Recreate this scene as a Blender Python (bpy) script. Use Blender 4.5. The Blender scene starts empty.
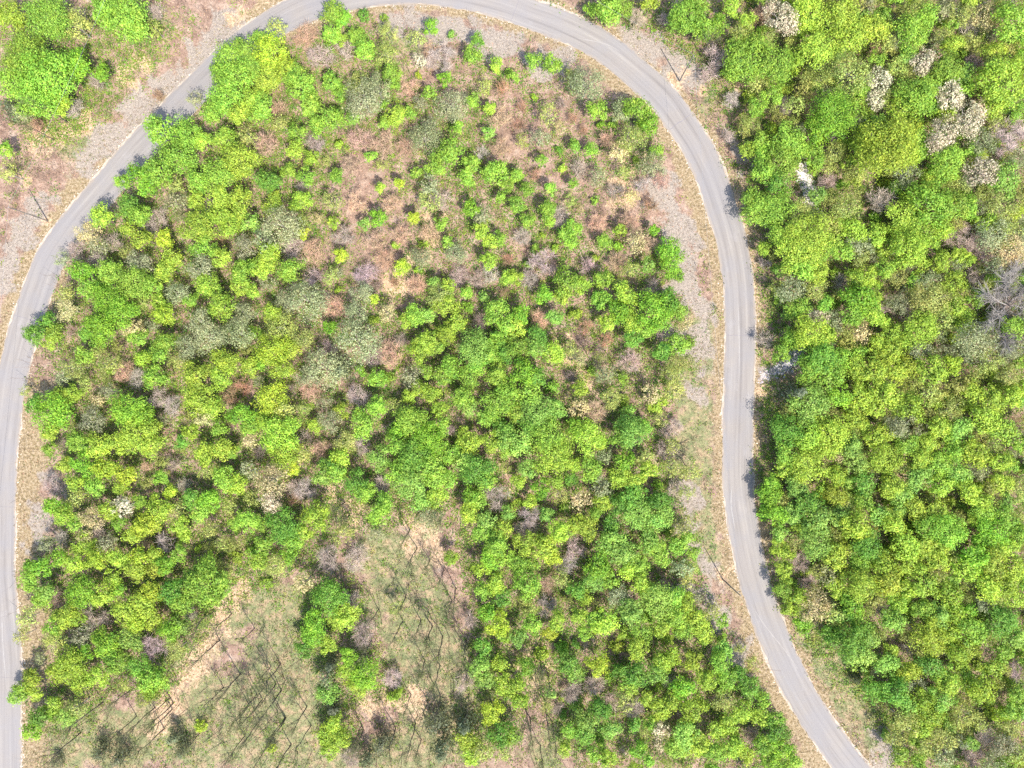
import bpy, math, random
import numpy as np
from mathutils import Vector

# ------------------------------------------------------------------ frame
S, H = 0.17, 120.0            # metres per picture pixel on the ground, drone height
CX, CY = 512.0, 384.0
rng = np.random.default_rng(11)
random.seed(5)
scene = bpy.context.scene
col = scene.collection

def g2w(px, py, h=0.0):
    f = (H - h) / H * S
    return ((px - CX) * f, (CY - py) * f)

def lin(c):
    c = np.asarray(c, float) / 255.0
    return np.where(c <= 0.04045, c / 12.92, ((c + 0.055) / 1.055) ** 2.4)

# ------------------------------------------------------------------ world, sun, camera
SUN_DIR = Vector((0.50, -0.87, 0)).normalized()
ELEV = math.radians(56)
w = bpy.data.worlds.new("World"); scene.world = w; w.use_nodes = True
nt = w.node_tree
sky = nt.nodes.new("ShaderNodeTexSky"); sky.sky_type = 'NISHITA'; sky.sun_disc = False
sky.sun_elevation = ELEV; sky.sun_rotation = math.atan2(SUN_DIR.x, SUN_DIR.y)
sky.air_density = 1.0; sky.dust_density = 1.5; sky.ozone_density = 1.0
bg = nt.nodes["Background"]; bg.inputs[1].default_value = 0.15
nt.links.new(sky.outputs[0], bg.inputs[0])
sl = bpy.data.lights.new("sun", 'SUN'); sl.energy = 3.35; sl.angle = math.radians(0.6); sl.color = (1.0, 0.955, 0.88)
so = bpy.data.objects.new("sun", sl); col.objects.link(so)
to_sun = Vector((SUN_DIR.x * math.cos(ELEV), SUN_DIR.y * math.cos(ELEV), math.sin(ELEV)))
so.rotation_euler = to_sun.to_track_quat('Z', 'Y').to_euler(); so.location = to_sun * 200

cam = bpy.data.cameras.new("camera"); cam.sensor_width = 36; cam.lens = 18.0 / (CX * S / H)
cam.clip_end = 3000; cam.clip_start = 1
co = bpy.data.objects.new("camera", cam); co.location = (0, 0, H); col.objects.link(co)
scene.camera = co
vs = scene.view_settings
scene.display_settings.display_device = 'sRGB'
vs.view_transform = 'Standard'; vs.look = 'None'; vs.gamma = 1.0; vs.use_curve_mapping = False
vs.exposure = 1.40
scene.cycles.use_denoising = False; scene.cycles.max_bounces = 8; scene.cycles.diffuse_bounces = 4; scene.cycles.transmission_bounces = 4

# ------------------------------------------------------------------ materials
def new_mat(name):
    m = bpy.data.materials.new(name); m.use_nodes = True
    t = m.node_tree; t.nodes.clear()
    out = t.nodes.new("ShaderNodeOutputMaterial")
    return m, t, out

def N(t, kind, **kw):
    n = t.nodes.new(kind)
    for k, v in kw.items():
        if k in n.inputs: n.inputs[k].default_value = v
        else: setattr(n, k, v)
    return n

def mixc(t, fac, a, b, blend='MIX'):
    n = t.nodes.new("ShaderNodeMix"); n.data_type = 'RGBA'; n.blend_type = blend
    for i, v in ((0, fac), (6, a), (7, b)):
        if hasattr(v, "links") or hasattr(v, "is_linked"): t.links.new(v, n.inputs[i])
        else: n.inputs[i].default_value = v if i == 0 else (*v[:3], 1)
    return n.outputs[2]

def mathn(t, op, a, b=0.0, clamp=False):
    n = t.nodes.new("ShaderNodeMath"); n.operation = op; n.use_clamp = clamp
    for i, v in ((0, a), (1, b)):
        if hasattr(v, "is_linked"): t.links.new(v, n.inputs[i])
        else: n.inputs[i].default_value = v
    return n.outputs[0]

def ramp(t, fac, stops):
    n = t.nodes.new("ShaderNodeValToRGB"); t.links.new(fac, n.inputs[0])
    e = n.color_ramp.elements
    while len(e) < len(stops): e.new(0.5)
    for el, (p, c) in zip(e, stops):
        el.position = p; el.color = (*c[:3], 1)
    return n.outputs[0]

def noise(t, scale, detail=4, rough=0.6, vec=None, dim='3D'):
    n = t.nodes.new("ShaderNodeTexNoise"); n.noise_dimensions = dim
    n.inputs["Scale"].default_value = scale; n.inputs["Detail"].default_value = detail; n.inputs["Roughness"].default_value = rough
    if vec is not None: t.links.new(vec, n.inputs["Vector"])
    return n.outputs[0]

def ramp_v(t, f, a0, a1, b0, b1):
    n = t.nodes.new("ShaderNodeMapRange")
    for i, x in zip((1, 2, 3, 4), (a0, a1, b0, b1)): n.inputs[i].default_value = x
    t.links.new(f, n.inputs[0]); return n.outputs[0]

def leaf_material(name, attr=None, trans=0.38, vary=0.32, hue=0.04, rough=0.55):
    """leaves: the colour of each tree, varied from leaf to leaf, with light coming through"""
    m, t, out = new_mat(name)
    geo = N(t, "ShaderNodeNewGeometry")
    if attr:
        a = N(t, "ShaderNodeAttribute", attribute_name=attr); base = a.outputs["Color"]
    else:
        a = N(t, "ShaderNodeObjectInfo"); base = a.outputs["Color"]
    r = geo.outputs["Random Per Island"]
    hsv = N(t, "ShaderNodeHueSaturation")
    t.links.new(base, hsv.inputs["Color"])
    h = mathn(t, 'MULTIPLY_ADD', r, hue); t.nodes[-1].inputs[2].default_value = 0.5 - hue * 0.5
    r2 = mathn(t, 'FRACT', mathn(t, 'MULTIPLY', r, 17.31))
    v = mathn(t, 'MULTIPLY_ADD', r2, 2 * vary); t.nodes[-1].inputs[2].default_value = 1 - vary
    tc = N(t, "ShaderNodeTexCoord")        # leaf colour drifts from bough to bough
    blot = noise(t, 0.9, 2, 0.5, tc.outputs["Object"])
    v = mathn(t, 'MULTIPLY', v, ramp_v(t, blot, 0.36, 0.64, 0.80, 1.20))
    h2 = mathn(t, 'ADD', h, mathn(t, 'MULTIPLY', mathn(t, 'SUBTRACT', blot, 0.5), -0.055))
    t.links.new(h2, hsv.inputs["Hue"])
    t.links.new(v, hsv.inputs["Value"])
    hsv.inputs["Saturation"].default_value = 0.95
    p = N(t, "ShaderNodeBsdfPrincipled", Roughness=rough)
    p.inputs["Specular IOR Level"].default_value = 0.25
    t.links.new(hsv.outputs[0], p.inputs["Base Color"])
    if trans > 0:
        tr = N(t, "ShaderNodeBsdfTranslucent")
        tc = mixc(t, 1.0, hsv.outputs[0], (1.25, 1.1, 0.6), 'MULTIPLY')
        t.links.new(tc, tr.inputs[0])
        mx = N(t, "ShaderNodeMixShader"); mx.inputs[0].default_value = trans
        t.links.new(p.outputs[0], mx.inputs[1]); t.links.new(tr.outputs[0], mx.inputs[2])
        t.links.new(mx.outputs[0], out.inputs[0])
    else:
        t.links.new(p.outputs[0], out.inputs[0])
    return m

def plain_material(name, c1, c2, scale=6.0, rough=0.85, island=False):
    m, t, out = new_mat(name)
    p = N(t, "ShaderNodeBsdfPrincipled", Roughness=rough); p.inputs["Specular IOR Level"].default_value = 0.2
    if island:
        g = N(t, "ShaderNodeNewGeometry"); f = g.outputs["Random Per Island"]
    else:
        tc = N(t, "ShaderNodeTexCoord"); f = noise(t, scale, vec=tc.outputs["Object"])
    t.links.new(ramp(t, f, [(0.25 if not island else 0, c1), (0.75 if not island else 1, c2)]), p.inputs["Base Color"])
    t.links.new(p.outputs[0], out.inputs[0])
    return m

M_LEAF = leaf_material("spring_leaf", vary=0.42)
M_SPARSE = leaf_material("budding_leaf", trans=0.3, vary=0.35, hue=0.06)
M_BLOSSOM = leaf_material("blossom", trans=0.2, vary=0.35, hue=0.10)
M_TWIG = leaf_material("twig", trans=0.0, vary=0.35, hue=0.04, rough=0.9)
M_MASS = leaf_material("thicket_leaf", attr="tint")
M_TINT = leaf_material("dry_matter", attr="tint", trans=0.1, vary=0.3, hue=0.03, rough=0.9)
M_BARK = plain_material("bark", (0.10, 0.075, 0.06), (0.24, 0.19, 0.16), 5.0)
M_PALEBARK = plain_material("pale_bark", (0.22, 0.19, 0.17), (0.42, 0.38, 0.35), 5.0)

# ------------------------------------------------------------------ mesh helpers
def mesh_from(name, V, F, mat, tint=None, smooth=False):
    """V (n,3); F list of equal-width face arrays"""
    me = bpy.data.meshes.new(name)
    V = np.asarray(V, np.float32)
    loops = np.concatenate([f.ravel() for f in F]).astype(np.int32)
    sizes = np.concatenate([np.full(len(f), f.shape[1], np.int32) for f in F])
    starts = np.concatenate([[0], np.cumsum(sizes)[:-1]]).astype(np.int32)
    me.vertices.add(len(V)); me.vertices.foreach_set("co", V.ravel())
    me.loops.add(len(loops)); me.loops.foreach_set("vertex_index", loops)
    me.polygons.add(len(sizes)); me.polygons.foreach_set("loop_start", starts)
    try: me.polygons.foreach_set("loop_total", sizes)
    except Exception: pass
    if smooth: me.polygons.foreach_set("use_smooth", np.ones(len(sizes), bool))
    me.update(calc_edges=True)
    if tint is not None:
        a = me.color_attributes.new("tint", 'FLOAT_COLOR', 'POINT')
        a.data.foreach_set("color", np.concatenate([tint, np.ones((len(tint), 1))], 1).astype(np.float32).ravel())
    me.materials.append(mat)
    return me

def link(name, me, parent=None, loc=(0, 0, 0)):
    o = bpy.data.objects.new(name, me); col.objects.link(o); o.location = loc
    if parent is not None: o.parent = parent
    return o

def norm(a):
    return a / np.maximum(np.linalg.norm(a, axis=1, keepdims=True), 1e-9)

def leaf_quads(P, Nn, L, W, rg, fold=0.12):
    """one folded diamond leaf at each P facing Nn"""
    n = len(P)
    T = norm(np.cross(Nn, rg.normal(size=(n, 3)))); B = np.cross(Nn, T)
    L = np.broadcast_to(np.asarray(L, float), (n,))[:, None]; W = np.broadcast_to(np.asarray(W, float), (n,))[:, None]
    V = np.empty((n, 4, 3))
    V[:, 0] = P - T * L * 0.5
    V[:, 1] = P + B * W * 0.5 - Nn * L * fold + T * L * 0.05
    V[:, 2] = P + T * L * 0.5 - Nn * L * fold * 0.6
    V[:, 3] = P - B * W * 0.5 - Nn * L * fold + T * L * 0.05
    F = np.arange(n * 4).reshape(n, 4)
    return V.reshape(-1, 3), F

def tubes(P0, P1, R0, R1, sides=3, rg=rng):
    """tapered prisms from P0 to P1"""
    n = len(P0)
    D = norm(P1 - P0)
    A = norm(np.cross(D, rg.normal(size=(n, 3)))); B = np.cross(D, A)
    ang = np.arange(sides) * 2 * math.pi / sides
    ring = A[:, None, :] * np.cos(ang)[None, :, None] + B[:, None, :] * np.sin(ang)[None, :, None]
    R0 = np.broadcast_to(np.asarray(R0, float), (n,))[:, None, None]; R1 = np.broadcast_to(np.asarray(R1, float), (n,))[:, None, None]
    V = np.concatenate([P0[:, None] + ring * R0, P1[:, None] + ring * R1], 1)
    base = (np.arange(n) * 2 * sides)[:, None]
    F = np.concatenate([base + np.array([[i, (i + 1) % sides, sides + (i + 1) % sides, sides + i]]) for i in range(sides)], 0)
    return V.reshape(-1, 3), F

def path_tube(pts, radii, sides=6):
    pts = np.asarray(pts, float); k = len(pts)
    D = np.gradient(pts, axis=0); D = norm(D)
    ref = np.array([0.31, 0.95, 0.05]) if abs(D[0][2]) > 0.5 else np.array([0, 0, 1.0])
    A = norm(np.cross(D, ref[None])); B = np.cross(D, A)
    ang = np.arange(sides) * 2 * math.pi / sides
    V = pts[:, None] + (A[:, None] * np.cos(ang)[None, :, None] + B[:, None] * np.sin(ang)[None, :, None]) * np.asarray(radii)[:, None, None]
    F = []
    for i in range(k - 1):
        for j in range(sides):
            F.append((i * sides + j, i * sides + (j + 1) % sides, (i + 1) * sides + (j + 1) % sides, (i + 1) * sides + j))
    return V.reshape(-1, 3), np.array(F)

class Soup:
    def __init__(s): s.V = []; s.F = []; s.T = []; s.n = 0
    def add(s, V, F, tint=None):
        s.V.append(V); s.F.append(F + s.n); s.n += len(V)
        if tint is not None: s.T.append(np.broadcast_to(tint, (len(V), 3)))
    def mesh(s, name, mat, smooth=False):
        return mesh_from(name, np.concatenate(s.V), s.F, mat, np.concatenate(s.T) if s.T else None, smooth)

# ------------------------------------------------------------------ tree prototypes
def clumps(R, a, m, rg, conic=False):
    """clump centres and radii of an uneven crown: half width R, half height a"""
    d = rg.normal(size=(m, 3)); d[:, 2] = np.abs(d[:, 2]) * 0.9 - 0.25; d = norm(d)
    k = rg.uniform(0.45, 0.86, m)
    c = d * np.array([R, R, a]) * k[:, None]
    r = R * rg.uniform(0.17, 0.36, m)
    stretch = rg.uniform(0.82, 1.12, 2)
    c[:, 0] *= stretch[0]; c[:, 1] *= stretch[1]
    if conic:
        u = rg.uniform(0, 1, m) ** 1.3; an = rg.uniform(0, 6.28, m)
        c = np.stack([np.cos(an) * R * 0.6 * (1 - u), np.sin(an) * R * 0.6 * (1 - u), -a + 2 * a * u], 1)
        r = R * (0.5 * (1 - u) + 0.14)
    else:
        c = np.concatenate([c, [[0, 0, 0.05 * a]]]); r = np.concatenate([r, [R * 0.60]])
    return c, r

def crown_points(c, r, n, rg, up=0.55):
    p = r ** 2 / (r ** 2).sum()
    i = rg.choice(len(c), n, p=p)
    d = rg.normal(size=(n, 3)); d[:, 2] = np.where(rg.random(n) < 0.72, np.abs(d[:, 2]), d[:, 2]); d = norm(d)
    P = c[i] + d * (r[i] * np.where(rg.random(n) < 0.16, rg.uniform(1.0, 1.55, n), rg.uniform(0.5, 1.08, n)))[:, None] * np.array([1, 1, 0.85])
    g_ = norm(P / np.array([1, 1, 0.8])); Nn = norm(d * 0.55 + g_ * 0.55 + np.array([0, 0, up * 0.6]) + rg.normal(size=(n, 3)) * 0.46)
    return P, Nn, i

def trunk_mesh(R, h, hc, c, rg, mat, name, thick=1.0, limbs=7):
    sp = Soup()
    rad = (0.05 + 0.028 * R) * thick
    bend = rg.normal(size=2) * 0.12 * R
    zs = np.linspace(-0.15, hc + 0.2 * R, 6)
    pts = np.stack([bend[0] * (zs / hc) ** 2 * 0.5, bend[1] * (zs / hc) ** 2 * 0.5, zs], 1)
    sp.add(*path_tube(pts, rad * np.linspace(1.15, 0.4, 6)))
    for j in rg.choice(len(c), min(limbs, len(c)), replace=False):
        z0 = hc * rg.uniform(0.45, 0.95)
        p0 = np.array([bend[0] * (z0 / hc) ** 2 * 0.5, bend[1] * (z0 / hc) ** 2 * 0.5, z0])
        p2 = c[j] + np.array([0, 0, hc]); p1 = (p0 + p2) / 2 + np.array([0, 0, 0.12 * R]) + rg.normal(size=3) * 0.06 * R
        sp.add(*path_tube([p0, p1, p2], rad * np.array([0.5, 0.34, 0.15]), 5))
    return sp.mesh(name, mat, True)

def twig_set(c, r, n, rg, hc, ln=(0.5, 1.1), rad=0.018):
    """fine branchlets radiating in the crown"""
    i = rg.choice(len(c), n)
    d = rg.normal(size=(n, 3)); d[:, 2] = np.abs(d[:, 2]) * 0.8; d = norm(d)
    P0 = c[i] + d * (r[i] * rg.uniform(0.0, 0.55, n))[:, None]
    d2 = norm(d + rg.normal(size=(n, 3)) * 0.35 + np.array([0, 0, 0.15]))
    P1 = P0 + d2 * rg.uniform(*ln, n)[:, None]
    return tubes(P0, P1, rad, rad * 0.4, 3, rg)

protos = {}
def make_proto(style, R, seed):
    rg = np.random.default_rng(seed)
    up = np.array([0, 0, 1.0])
    h = 1.5 * R + 2.2
    if style == 'shrub': h = 1.05 * R + 0.5
    if style == 'twig': h = 1.2 * R + 0.9
    if style == 'cedar': h = 2.2 * R + 1.5
    a = 0.62 * R + 0.4
    if style == 'cedar': a = h * 0.47
    if style in ('shrub', 'twig'): a = h * 0.5
    hc = h - a
    m = int(np.clip(9 + 5.0 * R, 12, 40))
    if style == 'cedar': m = 22
    c, r = clumps(R, a, m, rg, style == 'cedar')
    off = np.array([0, 0, hc])
    area = math.pi * R * R
    sp = Soup()
    if style in ('leafy', 'shrub'):
        n = int(area / (0.25 * 0.17 * 0.5) * 1.95)
        P, Nn, i = crown_points(c, r, n, rg)
        k = rg.uniform(0.75, 1.3, n)
        sp.add(*leaf_quads(P + off, Nn, 0.26 * k, 0.18 * k, rg)); mat = M_LEAF
    elif style == 'sparse':
        n = int(area / (0.24 * 0.15 * 0.5) * 0.95)
        P, Nn, i = crown_points(c, r, n, rg, 0.3)
        k = rg.uniform(0.7, 1.3, n)
        sp.add(*leaf_quads(P + off, Nn, 0.24 * k, 0.15 * k, rg))
        V, F = twig_set(c, r, int(area * 13), rg, hc, (0.4, 1.0), 0.013); sp.add(V + off, F); mat = M_SPARSE
    elif style == 'blossom':
        n = int(area / (0.26 * 0.19 * 0.5) * 1.0)
        P, Nn, i = crown_points(c, r * 0.9, n, rg, 0.4)
        k = rg.uniform(0.7, 1.3, n)
        sp.add(*leaf_quads(P + off, Nn, 0.26 * k, 0.19 * k, rg))
        V, F = twig_set(c, r, int(area * 14), rg, hc, (0.4, 0.9), 0.02); sp.add(V + off, F); mat = M_BLOSSOM
    elif style == 'cedar':
        n = int(area * 100)
        P, Nn, i = crown_points(c, r, n, rg, 0.2)
        k = rg.uniform(0.7, 1.3, n)
        sp.add(*leaf_quads(P + off, Nn, 0.34 * k, 0.12 * k, rg)); mat = M_LEAF
    elif style == 'twig':
        V, F = twig_set(c, r, int(area * 50), rg, hc, (0.4, 1.0), 0.021); sp.add(V + off, F)
        n = 10
        an = rg.uniform(0, 6.28, n); rr = R * rg.uniform(0.3, 0.85, n)
        P0 = np.stack([np.cos(an) * 0.12, np.sin(an) * 0.12, np.full(n, -0.05)], 1)
        P1 = np.stack([np.cos(an) * rr, np.sin(an) * rr, h * rg.uniform(0.5, 0.95, n)], 1)
        sp.add(*tubes(P0, P1, 0.04, 0.012, 4, rg)); mat = M_TWIG
    if style == 'shrub':
        P0 = np.repeat([[0, 0, -0.05]], 4, 0) + rg.normal(size=(4, 3)) * [0.06, 0.06, 0]
        P1 = c[:4] + off
        sp.add(*tubes(P0, P1, 0.03, 0.012, 4, rg))
    cm = sp.mesh(style + "_crown", mat)
    tm = None
    if style not in ('shrub', 'twig'):
        tm = trunk_mesh(R, h, hc, c, rg, M_PALEBARK if style in ('sparse', 'blossom') else M_BARK, style + "_trunk",
                        0.8 if style == 'sparse' else 1.0, 4 if style == 'cedar' else 8)
    return dict(R=R, h=h, hc=hc, crown=cm, trunk=tm)

SIZES = {'leafy': [(1.2, 6), (1.8, 9), (2.5, 9), (3.6, 5), (5.3, 2)], 'sparse': [(1.6, 3), (2.6, 3), (3.6, 2)], 'blossom': [(1.5, 2), (2.7, 3), (3.8, 2)],
         'cedar': [(1.6, 3)], 'twig': [(1.3, 3), (2.0, 3), (3.2, 2)], 'shrub': [(0.9, 3), (1.3, 3)]}
sd = 100
for st, lst in SIZES.items():
    protos[st] = []
    for R, cnt in lst:
        for q in range(cnt):
            sd += 1; protos[st].append(make_proto(st, R, sd))

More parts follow.
